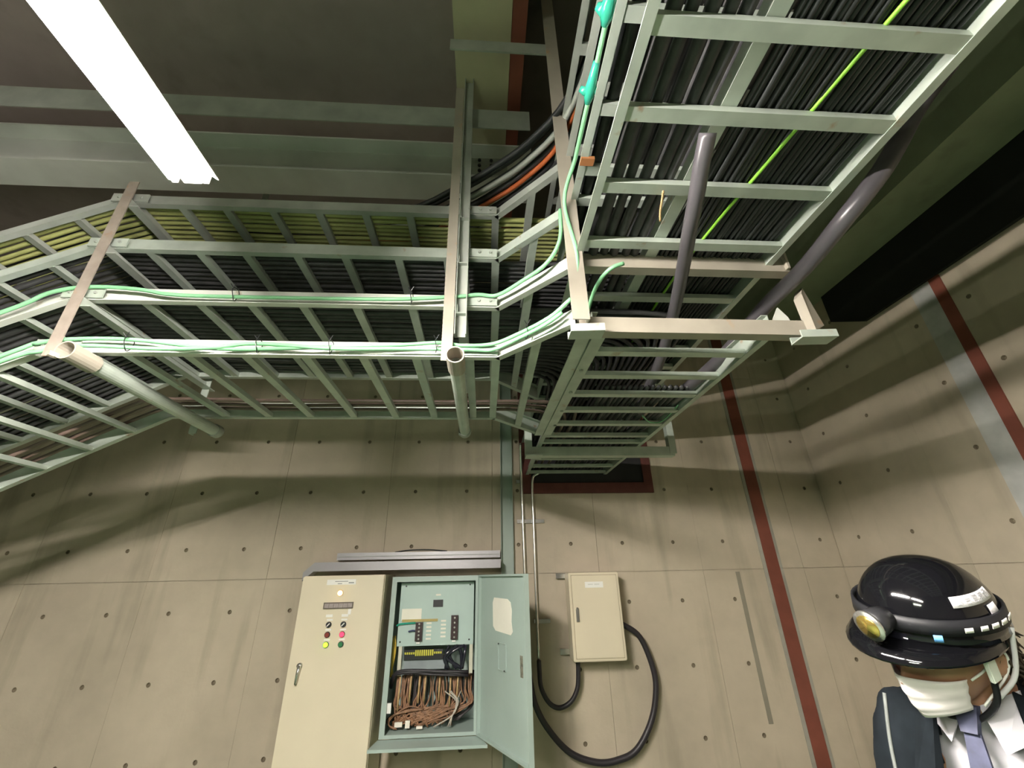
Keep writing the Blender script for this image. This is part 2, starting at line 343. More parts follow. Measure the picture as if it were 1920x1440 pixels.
# bracket under the lower tray near the wall
f2 = thing('wall_bracket', 'grey steel bracket crossing under the lowest right tray near the opening', 'bracket')
MB().ext(L_PROF(.065, .006), (.29, 2.85, 2.405), (1.36, 2.85, 2.405), (0,1,0), (0,0,1)).build('crossbar', M_GALV, f2)
MB().ext(L_PROF(.05, .006), (1.325, 2.846, 2.42), (1.325, 2.846, 3.0), (1,0,0), (0,1,0)).build('upright', M_GALV, f2)
MB().ext(L_PROF(.05, .006), (.285, 2.846, 2.40), (.285, 2.846, 3.0), (1,0,0), (0,1,0)).build('upright', M_GALV, f2)
MB().box((.285, 2.80, 2.395), (.40, 2.90, 2.404)).build('foot_plate', M_GALV, f2)
def hanger(x, label, xa, dark):
    h = thing('tray_hanger', label, 'hanger', None); zt = 4.20 if dark else 3.36
    MB().ext([(0,0),(.045,0),(.045,.005),(0,.005)], (x-.028, 1.494, 2.435), (x-.028, 1.494, zt), (1,0,0), (0,1,0)).build('front_upright', M_STEEL if dark else mat('rust_tinted_steel', (.27,.225,.19), .6, var=.2, scale=12, spots=(10, .6, (.30,.17,.10))), h)
    if dark:
        MB().ext(U_PROF(.05, .03, .004), (x+.045, 1.525, 2.56), (x+.045, 1.525, Z1), (1,0,0), (0,-1,0)).build('channel_upright', M_GALVD, h)
    MB().ext(L_PROF(.04, .005), (x, 2.33, 2.40), (x, 2.33, Z1), (1,0,0), (0,1,0)).build('rear_upright', M_GALV, h)
    for z in (2.665, 2.937, 3.21):
        MB().ext(L_PROF(.045, .005), (xa, 1.50, z), (xa, 2.36, z), (1,0,0), (0,0,1)).build('support_arm', M_GALV if z < 2.7 else M_GALVD, h)
    return h
hanger(-.15, 'pale steel hanger strip to the right, beside the open pipe under the lowest left tray', -.125, True)
hanger(-1.64, 'rust-flecked steel hanger strip at the left where the trays bend down', -1.63, False)
def pipe(x, label, cap):
    p = thing('support_pipe', label, 'pipe', 'support pipes')
    z = 2.425
    o = MB()
    # open pipe with wall thickness
    def shell(y0, y1, r, ri, name, m):
        n = 20; vs = []; fs = []
        for y, R in ((y0, ri), (y0, r), (y1, r), (y1, ri)):
            vs += [(x+R*math.cos(2*math.pi*k/n), y, z-.005+R*math.sin(2*math.pi*k/n)) for k in range(n)]
        for a in range(4):
            b = (a+1) % 4
            fs += [(a*n+k, a*n+(k+1) % n, b*n+(k+1) % n, b*n+k) for k in range(n)]
        return MB().add(vs, fs).build(name, m, p, smooth=False)
    shell(1.50, 2.34, .030, .026, 'pipe', M_GALV)
    shell(1.415, 1.535, .036, .031, 'socket', M_STEEL)
    shell(2.33, 2.37, .036, .022, 'end_collar', M_GALVD)
    if cap: MB().disc((x-.03, 1.43, 2.40), .012, (-.3,-1,0), .03, 8).build('bolt', M_STEEL, p)
    return p
p1 = pipe(-.115, 'short grey support pipe, open end facing out, right of centre under the lowest left tray', False)
p2 = pipe(-1.51, 'long-looking support pipe with rusty open mouth at the left bend', True)
p1['label'] = 'grey support pipe with round open end hanging below the central hanger strip'
p2['label'] = 'green-grey support pipe with a rusty open mouth at the left bend'
for p in (p1, p2): del p['group']
# high beams
sb = thing('support_beam', 'dim flat steel beam high above the left trays, below the cream duct', 'beam')
MB().box((-3.6, 1.556, 3.955), (.245, 1.562, 4.115)).build('web', M_GALVD, sb)
MB().box((-3.6, 1.562, 4.11), (.245, 1.61, 4.117)).build('flange', M_GALVD, sb)
hb = thing('steel_beam', 'broad grey steel beam spanning behind the top left tray', 'beam')
MB().box((-4.9, 1.90, 3.985), (.30, 2.10, 4.0)).build('lower_flange', M_BEAM, hb)
MB().box((-4.9, 1.995, 4.0), (.30, 2.01, 4.285)).build('web', M_BEAM, hb)
MB().box((-4.9, 1.90, 4.285), (.30, 2.10, 4.298)).build('upper_flange', M_BEAM, hb)
jp = MB().box((-.15, 1.985, 4.01), (.14, 1.995, 4.27)).build('joint_plate', M_GALVD, hb)
for i in range(2):
    for k in range(5): MB().disc((-.05+.08*i, 1.985, 4.04+k*.05), .011, (0,-1,0), .012, 6).build('bolt', M_VOID, jp)
# ---------------------------------------------------------------- cables
CR = random.Random(11)
def wob(p, a): return (p[0]+CR.uniform(-a, a), p[1]+CR.uniform(-a, a), p[2]+CR.uniform(-a, a)*.5)
def cable(name, pts, r, m, label, cat='cable', group=None, n=7, k=4, smooth=True):
    o = MB().tube(curve(pts, k), r, n).build(name, m, None, smooth); return tag(o, label, cat, group)
def x_cables(z, ys_, m, label, group, r=.011, dy=.006, toy=3.72, xend=None):
    for i_, y in enumerate(ys_):
        xt = xend if xend else .42+(2.24-y)*.92
        pts = [(-3.85, y, z-2.13*SL)]
        for x in (-3.2, -2.5): pts.append(wob((x, y, z-(-1.72-x)*SL), dy))
        pts += [(-1.80, y, z-.035), (-1.6, y, z+.004), wob((-1.1, y, z), dy), wob((-.6, y, z), dy), wob((-.1, y, z), dy)]
        R = min(.30, xt-.12)
        pts += [(xt-R, y, z+.003), (xt-.25*R, y+.28*R, z+.012), (xt, y+R, z+.012), wob((xt, (y+R+toy)/2, z+.012), dy), (xt, toy, z+.012)]
        cable('cable', pts, r*CR.uniform(.8, 1.15), m, label[i_] if isinstance(label, list) else label, group=group)
def rngf(a, b, n): return [a+(b-a)*i/(n-1) for i in range(n)]
x_cables(2.752, rngf(1.60, 2.235, 20), M_BLK2, 'dark cable lying in the second left ladder tray', 'dark cables in the second left tray', r=.013)
x_cables(3.022, rngf(1.60, 2.235, 20), M_BLK2, 'dark cable lying in the third left ladder tray', 'dark cables in the third left tray', r=.013)
x_cables(3.292, rngf(1.59, 2.235, 22), M_YG, 'yellow-green cable lying in the top left ladder tray', 'yellow-green cables in the top left tray', r=.012)
x_cables(2.505, [2.10, 2.16, 2.22], M_BROWN, ['%s of three brown cables along the back of the lowest left ladder tray' % q for q in ('nearest', 'middle', 'rearmost')], 'brown cables in the lowest left tray', r=.012)
def y_cables(z, xs_, m, label, group, r, y0=-1.6, y1=3.74, dx=.008):
    for i_, x in enumerate(xs_):
        pts = [(x, y0, z)]+[wob((x, y, z), dx) for y in rngf(y0+.5, y1-.5, 8)]+[(x, y1, z)]
        cable('cable', pts, r*CR.uniform(.85, 1.1), m, label[i_] if isinstance(label, list) else label, group=group)
y_cables(2.812, [.42, .465, .508, .552, .592], M_BLK2, ['%s thick black cable of five beside the wide right tray divider' % q for q in ('leftmost', 'second from left', 'middle', 'second from right', 'rightmost')], 'thick black cables in the wide right tray', .019)
y_cables(2.806, rngf(.665, 1.105, 26), M_BLK, 'thin black cable right of the divider in the wide right tray', 'thin black cables in the wide right tray', .0085, dx=.006)
y_cables(2.821, rngf(.672, 1.10, 24), M_BLK2, 'thin charcoal cable in the upper layer of the wide right tray', 'upper thin cables in the wide right tray', .0085, dx=.006)
y_cables(3.085, rngf(.41, 1.09, 17), M_BLK2, 'dark cable in the right tray one level above the widest', 'dark cables one level above', .019)
y_cables(3.345, rngf(.41, 1.09, 15), M_BLK, 'dark cable in the right tray two levels above the widest', 'dark cables two levels above', .021)
y_cables(2.512, rngf(.62, 1.04, 15), M_BLK2, 'dark cable in the lowest right tray', 'dark cables in the lowest right tray', .0115, y0=1.9, dx=.012)
cable('cable', [(.98,-1.0,2.788),(.95,.2,2.787),(.924,.446,2.793),(.90,.62,2.796),(.865,.85,2.795),(.82,1.17,2.795),(.80,1.54,2.795),(.80,2.6,2.795)], .006, M_LIME, 'single lime-green cable crossing beneath the black ones', n=6)
# cable bundle sweeping over the top
bund = [(M_BLK, 0, .0), (M_BLK2, .05, .03), (M_GALVD, .09, -.02), (M_BLK, .12, .03), (M_BLK2, .16, 0), (M_OR, .19, -.02), (M_BLK, .22, .03), (M_BLK2, .26, 0), (M_BLK2, .31, -.02), (M_BEAM, .34, .0)]
for i, (m, d, dz) in enumerate(bund):
    z = 3.56+dz
    pts = [(-3.8, 1.70+d, 3.40-1.12), (-2.4, 1.70+d, 3.40-.42), (-1.7, 1.70+d, 3.395), (-1.0, 1.70+d, 3.40), (-.45, 1.68+d, z-.13), (-.15, 1.60+d, z-.03), (.03, 1.50+d, z), (.2, 1.36+d, z+.01), (.36, 1.14+d, z+.02), (.44, .8+d*.5, z+.05), (.45+.3*d, 0, z+.06), (.45+.5*d, -1.5, z+.06)]
    if m is M_OR: cable('cable', pts, .013, m, 'orange cable sweeping over the bundle toward the right trays')
    else: cable('cable', pts, .015, m, 'dark cable of the bundle sweeping round beside the orange one', group='dark cables sweeping above the trays')
# green cables on the front rails
G = M_GRN
def green(pts, label, r=.0082, group=None): cable('green_cable', pts, r, G, label, group=group, n=8, k=5)
sl = lambda x, z: z-(-1.72-x)*SL
green([(-3.8,1.512,sl(-3.8,2.49)),(-2.6,1.512,sl(-2.6,2.49)),(-1.83,1.512,2.44),(-1.72,1.512,2.50),(-1.58,1.515,2.522),(-1.379,1.514,2.521),(-1.067,1.512,2.486),(-.865,1.51,2.486),(-.62,1.512,2.50),(-.33,1.514,2.516),(-.186,1.518,2.530),(-.09,1.512,2.514),(.03,1.505,2.520),(.13,1.42,2.518),(.24,1.31,2.525),(.31,1.24,2.56)], 'pale green cable, upper of the two on the lowest front rail')
green([(-3.8,1.505,sl(-3.8,2.47)),(-2.6,1.505,sl(-2.6,2.47)),(-1.84,1.505,2.40),(-1.69,1.505,2.46),(-1.56,1.507,2.488),(-1.265,1.506,2.478),(-1.064,1.505,2.486),(-.91,1.504,2.506),(-.62,1.506,2.489),(-.32,1.508,2.494),(-.065,1.506,2.492),(.03,1.50,2.490),(.13,1.41,2.492),(.22,1.325,2.50),(.28,1.27,2.52)], 'pale green cable, lower of the two on the lowest front rail')
green([(-3.8,1.512,sl(-3.8,2.745)),(-2.6,1.512,sl(-2.6,2.745)),(-1.92,1.512,2.632),(-1.78,1.512,2.732),(-1.64,1.512,2.768),(-1.45,1.512,2.762),(-1.28,1.514,2.738),(-.917,1.512,2.734),(-.4,1.512,2.738),(-.13,1.514,2.76),(-.03,1.512,2.772),(.05,1.50,2.762),(.15,1.40,2.762),(.24,1.31,2.78),(.29,1.25,2.85),(.30,1.24,3.0)], 'pale green cable along the front rail of the second left tray')
green([(.32,1.235,2.55),(.345,1.225,2.75),(.31,1.2,3.0),(.333,1.066,3.075),(.334,.932,3.075),(.334,.817,3.075),(.335,.739,3.075),(.335,.643,3.075),(.33,.594,3.075),(.336,.50,3.075),(.336,-.6,3.075),(.336,-1.5,3.075)], 'pale green cable with teal taped knots beside the left rail of the upper right tray', r=.008)
green([(.52,1.222,2.715),(.475,1.232,2.70),(.445,1.29,2.69),(.435,1.40,2.68),(.43,1.6,2.62)], 'short pale green cable end curling under the upper crossbar', r=.008)
for y, s in ((.60, 1.25), (.817, 1.0)):
    kn = MB().tube([(.333, y+.045, 3.075), (.333, y+.02, 3.075), (.333, y, 3.075), (.333, y-.03, 3.075), (.333, y-.08, 3.075)], .01, 10, rs=[.010, .017*s, .019*s, .015, .011])
    kn.tube([(.300, y+.005, 3.085), (.315, y+.01, 3.08), (.35, y, 3.07), (.362, y, 3.065)], .01, 8, rs=[.009, .014*s, .012*s, .007])
    tag(kn.build('tape_knot', M_TEAL, None, True), 'teal tape knot on the green cable, %s' % ('nearest the top of the photo' if s > 1 else 'the lower and farther one'), 'tape')
tag(MB().box((.345, 1.03, 3.03), (.395, 1.06, 3.045)).build('rusty_clip', mat('rusty_clip', (.30,.12,.04), .8)), 'rusty brown clip where the green cable meets the cream upright', 'clip')
# wire ties around the green cables
def tie(x, y, z, lab):
    pts = [(x+.004*math.sin(a*2), y+.022*math.cos(a), z+.03*math.sin(a)) for a in [2*math.pi*k/12 for k in range(13)]]
    mb = MB().tube(pts, .0018, 5).tube([(x, y-.02, z+.02), (x+.012, y-.028, z+.038)], .0016, 5).tube([(x, y-.02, z+.02), (x-.010, y-.028, z+.034)], .0016, 5)
    tag(mb.build('wire_tie', M_DARKP), lab, 'tie', 'wire ties on the green cables')
for i, (x, z) in enumerate(((-1.39, 2.50), (-.90, 2.498), (-.62, 2.497), (-.2, 2.51))): tie(x, 1.51, z, 'thin wire tie on the lowest front rail, %s' % ('near the left rusty-mouthed pipe', 'left of the rail middle, with loose ends', 'right of the rail middle', 'just left of the central hanger strip')[i])
tie(-1.05, 1.51, 2.745, 'thin wire tie on the second tray front rail, under the left part'); tie(-.32, 1.51, 2.745, 'thin wire tie on the second tray front rail, near the hanger strip')
tie(.16, 1.39, 2.51, 'thin wire tie on the flared corner of the lowest rail')
# hoses under the right trays
cable('hose', [(.615,.735,2.762),(.62,.80,2.72),(.635,.88,2.685),(.66,.99,2.66),(.73,1.22,2.65),(.79,1.45,2.63),(.84,1.75,2.57),(.872,2.048,2.535),(.957,2.481,2.53),(1.02,3.0,2.53),(1.05,3.7,2.55)], .024, M_HOSE, 'dark grey scuffed hose hanging below the middle of the wide right tray', 'hose', n=14, k=6)
cable('hose', [(1.62,.78,3.25),(1.47,.82,3.08),(1.33,.83,2.90),(1.24,.86,2.78),(1.17,.95,2.69),(1.171,1.15,2.66),(1.155,1.38,2.64),(1.10,1.58,2.56),(1.07,1.78,2.53),(1.05,2.33,2.53),(1.03,3.7,2.56)], .030, M_HOSE, 'thick dark grey hose along the right edge of the right trays', 'hose', n=14, k=6)
cable('straw_bundle', [(.565,.93,2.76),(.572,.96,2.755),(.58,1.0,2.745),(.59,1.03,2.735)], .004, M_COPL, 'small tan frayed twig-like wire end hanging from a rung', 'wire', n=5)
# thin teal wire loops under the lower tray
cable('thin_wire', [(.90,2.20,2.465),(.98,2.30,2.46),(1.05,2.28,2.462),(1.07,2.1,2.49)], .004, M_GRN, 'thin green wire loop caught in the lowest right tray', 'wire', n=5)
# ---------------------------------------------------------------- fluorescent fixture in view and two added fill lamps
def fixture(x, y0, y1, z, tube_m, label, name='fluorescent_lamp', wings=True):
    t = thing(name, label, 'lamp')
    body = [(-.022,0),(.022,0),(.034,.045),(-.034,.045)]
    MB().ext(body, (x, y0, z-.004), (x, y1, z-.004), (1,0,0), (0,0,1)).build('housing', M_LAMPB, t)
    for s in (-1, 1):
        if wings: MB().ext([(0,.04),(s*.046,.010),(s*.046,.013),(0,.044)], (x+s*.018, y0, z), (x+s*.018, y1, z), (1,0,0), (0,0,1)).build('reflector_wing', M_LAMPB, t)
        MB().tube([(x+s*.040, y0+.03, z-.004), (x+s*.040, y1-.02, z-.004)], .0125, 12).build('tube', tube_m, t, True)
        for yy in (y0+.014, y1-.016):
            MB().box((x+s*.040-.007, yy-.010, z-.010), (x+s*.040+.007, yy+.010, z+.02)).build('lamp_holder', M_LAMPB, t)
    for yy in (y0+.1, y0+.45):
        MB().tube([(x, yy, z+.04), (x, yy, Z1)], .005, 6).build('suspension_rod', M_GALVD, t)
    return t
fixture(-.797, -.36, .86, 2.64, M_TUBE, 'glaring white twin-tube fluorescent lamp at the upper left')
fixture(-.797, -1.75, -.55, 2.64, M_FILLB, 'added unseen twin-tube fill lamp in line behind the one in view, above the viewpoint')
fixture(-2.0, -2.9, -1.7, 2.64, M_FILL2, 'added unseen twin-tube fill lamp behind the viewpoint on the left', wings=False)
# ---------------------------------------------------------------- wall equipment
def rbox(name, a, b, m, parent, bev=.004):
    bm = bmesh.new(); bmesh.ops.create_cube(bm, size=1)
    for v in bm.verts: v.co = V(((a[i]+b[i])/2 + v.co[i]*(b[i]-a[i]) for i in range(3)))
    bmesh.ops.bevel(bm, geom=bm.edges[:], offset=bev, segments=2, affect='EDGES')
    me = bpy.data.meshes.new(name); bm.to_mesh(me); bm.free(); me.materials.append(m)
    o = bpy.data.objects.new(name, me); COL.objects.link(o)
    if parent: o.parent = parent
    return o
# post and trunking
po = tag(MB().ext(U_PROF(.105, .05, .004), (.197, YB, Z0), (.197, YB, 3.75), (1,0,0), (0,-1,0)).build('wall_post', M_POST), 'grey-green steel post against the wall behind the open cabinet door', 'post')
po.data.transform(Matrix.Identity(4))
tr = thing('cable_trunking', 'grey metal trunking above the two cabinets with an angled left end', 'trunking')
MB().box((-1.30, 3.60, 1.705), (.135, 3.70, 1.768)).build('duct', M_TRUNK, tr)
MB().add([(-1.30,3.60,1.705),(-1.30,3.60,1.768),(-1.375,3.60,1.70),(-1.375,3.60,1.640),(-1.30,3.70,1.705),(-1.30,3.70,1.768),(-1.375,3.70,1.70),(-1.375,3.70,1.640)],[(0,1,2,3),(7,6,5,4),(0,4,5,1),(1,5,6,2),(2,6,7,3),(3,7,4,0)]).build('angled_end', M_TRUNK, tr)
MB().box((-1.17, 3.70, 1.785), (.135, 3.76, 1.838)).build('rear_duct', M_TRUNK, tr)
MB().box((-1.17, 3.695, 1.808), (.135, 3.70, 1.812)).build('seam', M_GALVD, tr)
cable('thin_cable', [(-.72,3.73,1.838),(-.6,3.70,1.85),(-.45,3.71,1.852),(-.3,3.73,1.84)], .006, M_BLK, 'short black cable lying on the trunking above the cabinets', n=6)
# beige control cabinet
c1 = thing('control_cabinet', 'tall beige control cabinet with buttons and indicator lamps', 'cabinet')
rbox('body', (-1.280, 3.385, Z0+.05), (-.708, YB-.02, 1.672), M_BEIGE, c1, .005)
d = rbox('door', (-1.277, 3.362, Z0+.09), (-.711, 3.383, 1.668), M_BEIGE, c1, .004)
MB().box((-1.270, 3.383, Z0+.10), (-.718, 3.386, 1.66)).build('gasket', M_BEIGED, c1)
MB().box((-1.26, 3.42, Z0), (-.73, YB-.04, Z0+.05)).build('plinth', M_DARKP, c1)
F = 3.362
npl = MB().box((-1.106, F-.004, 1.612), (-.905, F+.001, 1.646)).build('nameplate', M_WHITE, c1)
MB().box((-.955, F-.0045, 1.620), (-.918, F-.004, 1.628)).box((-1.03, F-.0045, 1.616), (-1.00, F-.004, 1.622)).box((-1.05, F-.0045, 1.631), (-.96, F-.004, 1.636)).build('printing', M_INK, npl)
MB().box((-1.106, F-.008, 1.462), (-.905, F+.001, 1.502)).build('display_frame', mat('bronze_bezel', (.13,.10,.08), .4), c1)
dg = MB()
for k in range(6): dg.box((-1.098+k*.0315, F-.0095, 1.469), (-1.098+k*.0315+.029, F-.008, 1.495))
dg.build('display_window', M_DISP, c1)
MB().box((-.935, F-.003, 1.425), (-.915, F+.001, 1.458)).build('sticker', M_WHITE, c1)
def button(x, z, cap_m, label, kind):
    rb = MB().disc((x, F, z), .0185, (0,-1,0), .008, 20).build(kind, M_DARKP, c1); rb['label'] = label
    if kind == 'selector_switch':
        MB().disc((x, F-.008, z), .014, (0,-1,0), .006, 16).build('knob', M_DARKP, rb)
        MB().ext([(-.003,0),(.003,0),(.003,.003),(-.003,.003)], (x-.009, F-.014, z-.009), (x+.009, F-.014, z+.009), (.7,0,-.7), (0,-1,0)).build('pointer', M_WHITE, rb)
    else:
        MB().disc((x, F-.008, z), .0145, (0,-1,0), .006, 20).build('lens', cap_m, rb)
    MB().box((x-.018, F-.003, z+.024), (x+.022, F+.001, z+.034)).build('button_tag', M_WHITE, c1)
button(-1.053, 1.366, None, 'black selector switch', 'selector_switch'); button(-.955, 1.366, None, 'black selector switch', 'selector_switch')
button(-1.053, 1.307, mat('dull_red_lens', (.25,.05,.04), .3), 'dull red button', 'push_button')
button(-.955, 1.307, mat('lit_red_lens', (.6,.02,.03), .3, emit=((1,.02,.05), .8)), 'bright red lit button', 'push_button')
button(-1.053, 1.249, mat('lit_green_lens', (.2,.6,.02), .3, emit=((.25,1,.02), .9)), 'bright green lit button', 'push_button')
button(-.955, 1.249, mat('dull_green_lens', (.04,.20,.08), .3), 'dark green button', 'push_button')
MB().box((-1.08, F-.003, 1.412), (-1.035, F+.001, 1.428)).build('switch_tag', M_WHITE, c1); MB().box((-.975, F-.003, 1.412), (-.93, F+.001, 1.428)).build('switch_tag', M_WHITE, c1)
pl = MB().disc((-1.005, F, 1.559), .021, (0,-1,0), .006, 20).build('pilot_lamp', mat('amber_ring', (.45,.25,.10), .4), c1)
MB().tube([(-1.005, F-.004, 1.559), (-1.005, F-.012, 1.559), (-1.005, F-.016, 1.559)], .015, 16, rs=[.016, .0145, .008]).build('lens', mat('lit_amber_lens', (.9,.7,.4), .3, emit=((1,.75,.35), 3.0)), pl, True)
hd = MB().disc((-1.202, F, 1.135), .017, (0,-1,0), .014, 16).build('door_handle', M_CHROME, c1, True)
MB().tube([(-1.200, F-.016, 1.138), (-1.204, F-.020, 1.09), (-1.207, F-.018, 1.035)], .01, 10, rs=[.013, .010, .008]).build('lever', M_CHROME, hd, True)
# open grey-green cabinet
c2 = thing('terminal_cabinet', 'open grey-green wall cabinet packed with brown wiring, door swung right', 'cabinet')
x0, x1, yf, yb_, z0, z1 = -.666, -.022, 3.45, YB-.005, .705, 1.655
t = .012
for a, b in (((x0,yf,z0),(x0+t,yb_,z1)), ((x1-t,yf,z0),(x1,yb_,z1)), ((x0+t,yf,z1-t),(x1-t,yb_,z1)), ((x0+t,yf,z0),(x1-t,yb_,z0+t))):
    MB().box(a, b).build('side_panel', M_TEALG, c2)
MB().box((x0+t, yb_-.01, z0+t), (x1-t, yb_, z1-t)).build('back_panel', M_TEALG, c2)
fr = MB()
for a, b in (((x0,yf-.004,z0),(x0+.035,yf,z1)), ((x1-.035,yf-.004,z0),(x1,yf,z1)), ((x0+.035,yf-.004,z1-.035),(x1-.035,yf,z1)), ((x0+.035,yf-.004,z0),(x1-.035,yf,z0+.02))): fr.box(a, b)
fr.build('front_frame', M_TEALG, c2)
sh = MB().add([(x0-.005,yf,z0-.004),(x1+.0,yf,z0-.004),(x1+.055,yf-.17,z0-.004),(x0-.03,yf-.17,z0-.004),(x0-.005,yf,z0-.02),(x1,yf,z0-.02),(x1+.055,yf-.17,z0-.02),(x0-.03,yf-.17,z0-.02)],[(0,1,2,3),(7,6,5,4),(0,4,5,1),(1,5,6,2),(2,6,7,3),(3,7,4,0)])
sh.build('base_shelf', M_TEALG, c2)
# mounting panel
mp = MB().box((-.612, 3.525, 1.205), (-.070, 3.535, 1.612)).build('mounting_panel', mat('pale_green_panel', (.42,.53,.49), .4, var=.03), c2)
Fp = 3.525
for x, z in ((-.575, 1.590), (-.10, 1.592), (-.59, 1.232), (-.10, 1.235)): MB().disc((x, Fp, z), .006, (0,-1,0), .004, 8).build('screw', M_DARKP, mp)
MB().box((-.352, Fp-.003, 1.522), (-.316, Fp, 1.533)).build('label_tag', M_PAPER, mp)
MB().box((-.369, Fp-.004, 1.447), (-.297, Fp, 1.495)).build('rating_plate', M_DARKP, mp)
MB().box((-.593, Fp-.003, 1.366), (-.45, Fp, 1.440)).build('paper_note', M_PAPER, mp)
MB().box((-.587, Fp-.005, 1.355), (-.33, Fp-.003, 1.372)).build('masking_tape', mat('ochre_tape', (.45,.35,.12), .6), mp)
for x, za, zb in ((-.485, 1.235, 1.352), (-.232, 1.24, 1.392)):
    br = MB().box((x, Fp-.022, za), (x+.050, Fp, zb)).build('breaker_strip', mat('dark_brown_plastic', (.045,.028,.028), .3), mp)
    for k in range(5): MB().disc((x+.026, Fp-.022, za+.014+k*(zb-za)/5), .007, (0,-1,0), .004, 8).build('terminal_screw', M_CHROME, br)
    MB().box((x+.010, Fp-.012, za-.016), (x+.036, Fp, za-.006)).build('strip_tag', M_WHITE, mp)
for x, zt in ((-.392, 1.350), (-.288, 1.362)):
    for k in range(5): MB().box((x-.018, Fp-.003, zt-k*.0245-.011), (x+.018, Fp, zt-k*.0245)).build('circuit_tag', M_PAPER, mp)
MB().tube([(-.62,3.515,1.335),(-.60,3.51,1.345),(-.54,3.512,1.348),(-.488,3.513,1.350)], .006, 6).build('teal_wire', M_TEAL, c2)
MB().tube([(-.535,3.512,1.296),(-.505,3.512,1.302),(-.483,3.513,1.30)], .006, 6).build('blue_wire', mat('blue_wire', (.04,.05,.12), .5), c2)
# wiring under it
for x in (-.585, -.085): MB().box((x-.012, 3.53, 1.03), (x+.012, 3.56, 1.205)).build('mounting_strut', M_PVC, c2)
tb = MB().box((-.56, 3.56, 1.115), (-.285, 3.60, 1.178)).build('terminal_block', M_DARKP, c2)
for k in range(18): MB().box((-.556+k*.0148, 3.552, 1.14 if 4 < k < 14 else 1.150), (-.556+k*.0148+.010, 3.56, 1.176 if 4 < k < 14 else 1.163)).build('terminal', M_TERM, tb)
MB().box((-.56, 3.575, 1.055), (-.27, 3.60, 1.112)).build('grey_duct', mat('blue_grey_duct', (.27,.31,.32), .5), c2)
WR = random.Random(5)
def wires(n, m, name, gen, r=.004):
    for _ in range(n): MB().tube(curve(gen(), 4), r*WR.uniform(.8, 1.2), 5).build(name, m, c2, True)
wires(8, mat('glossy_black_wrap', (.02,.02,.03), .12), 'wrapped_lead', lambda: [(WR.uniform(-.26,-.12), 3.53, 1.20), (WR.uniform(-.27,-.11), WR.uniform(3.50,3.54), 1.14), (WR.uniform(-.28,-.14), 3.53, 1.06)], .011)
wires(6, M_YEL, 'yellow_wire', lambda: [(-.635+WR.uniform(-.01,.01), 3.54, 1.27), (-.625+WR.uniform(-.015,.012), 3.53, 1.17), (-.635+WR.uniform(-.01,.01), 3.55, 1.02)], .0035)
wires(4, M_FLEX, 'black_lead', lambda: [(-.64, 3.60, .95), (-.635+WR.uniform(0,.02), 3.54, 1.02), (-.57, 3.52, 1.052+WR.uniform(-.01,.01)), (-.35, 3.51, 1.045+WR.uniform(-.012,.012)), (-.10, 3.52, 1.03+WR.uniform(-.012,.012))], .009)
for k, (x, zb) in enumerate(((-.575, .825), (-.50, .87), (-.44, .865), (-.40, .875), (-.30, .875), (-.225, .84), (-.175, .88))):
    s = MB().tube([(x+.002, 3.555, 1.02), (x, 3.55, (1.02+zb)/2), (x-.003, 3.555, zb)], .0065, 8).build('spiral_wrap', M_COPL, c2, True)
wires(46, M_COP, 'brown_wire', lambda: (lambda x, xe: [(x, 3.60, 1.02), (x+WR.uniform(-.015,.015), 3.575, .93), (x+WR.uniform(-.03,.02), 3.57, .85), ((x+xe)/2, 3.56, .80+WR.uniform(-.03,.03)), (xe, 3.57, .735+WR.uniform(-.01,.03))])(WR.uniform(-.60,-.07), WR.uniform(-.62,-.2)), .0052)
wires(26, mat('dark_wire', (.05,.04,.04), .5), 'dark_wire', lambda: (lambda x: [(x, 3.64, 1.03), (x+WR.uniform(-.02,.02), 3.63, .92), (x+WR.uniform(-.03,.03), 3.62, .82), (x-.1+WR.uniform(-.04,.02), 3.60, .75)])(WR.uniform(-.56,-.06)), .007)
wires(4, mat('pale_wire', (.5,.45,.38), .5), 'pale_wire', lambda: [(-.20+WR.uniform(-.08,.08), 3.54, .93), (-.17+WR.uniform(-.02,.02), 3.53, .87), (-.20, 3.52, .80), (-.24+WR.uniform(-.1,.05), 3.53, .735)], .004)
wires(5, M_COP, 'looped_wire', lambda: [(-.40, 3.55, .83), (-.50, 3.54, .835+WR.uniform(-.02,.02)), (-.60+WR.uniform(-.02,.01), 3.54, .80), (-.625, 3.54, .755), (-.58+WR.uniform(-.02,.02), 3.54, .73)], .005)
for a, b in (((-.585, 3.53, .742), (-.535, 3.545, .768)), ((-.515, 3.53, .735), (-.485, 3.545, .775)), ((-.44, 3.53, .728), (-.40, 3.545, .742))): MB().box(a, b).build('wire_tag', M_PAPER, c2)
MB().box((-.654, 3.46, .835), (-.605, 3.475, .890)).build('white_sticker', M_WHITE, c2)
# door of it
hx, hy = -.020, 3.448; L = .648; ex, ey = .27-hx, 2.87-hy; ln = math.hypot(ex, ey); ux, uy = ex/ln, ey/ln; nx, ny = uy, -ux   # normal toward the viewer side
if ny > 0: nx, ny = -nx, -ny
def dmesh(mb, name, m, parent):
    mb.v = [(hx+ux*a+nx*c, hy+uy*a+ny*c, z) for a, c, z in mb.v]; return mb.build(name, m, parent)
dr = dmesh(MB().box((0,-.012,z0), (L,0,z1+.002)), 'door', M_TEALG, c2)
for a, b in (((0,0,z0),(.012,.022,z1)), ((L-.012,0,z0),(L,.022,z1)), ((.012,0,z1-.010),(L-.012,.022,z1+.002)), ((.012,0,z0),(L-.012,.022,z0+.012))):
    dmesh(MB().box(a, b), 'door_flange', M_TEALG, dr)
pp = [(.215,.0025,1.512),(.40,.0025,1.508),(.44,.0025,1.49),(.455,.0025,1.44),(.448,.0025,1.38),(.462,.0025,1.325),(.440,.0025,1.305),(.235,.0025,1.315),(.20,.0025,1.34),(.195,.0025,1.48)]
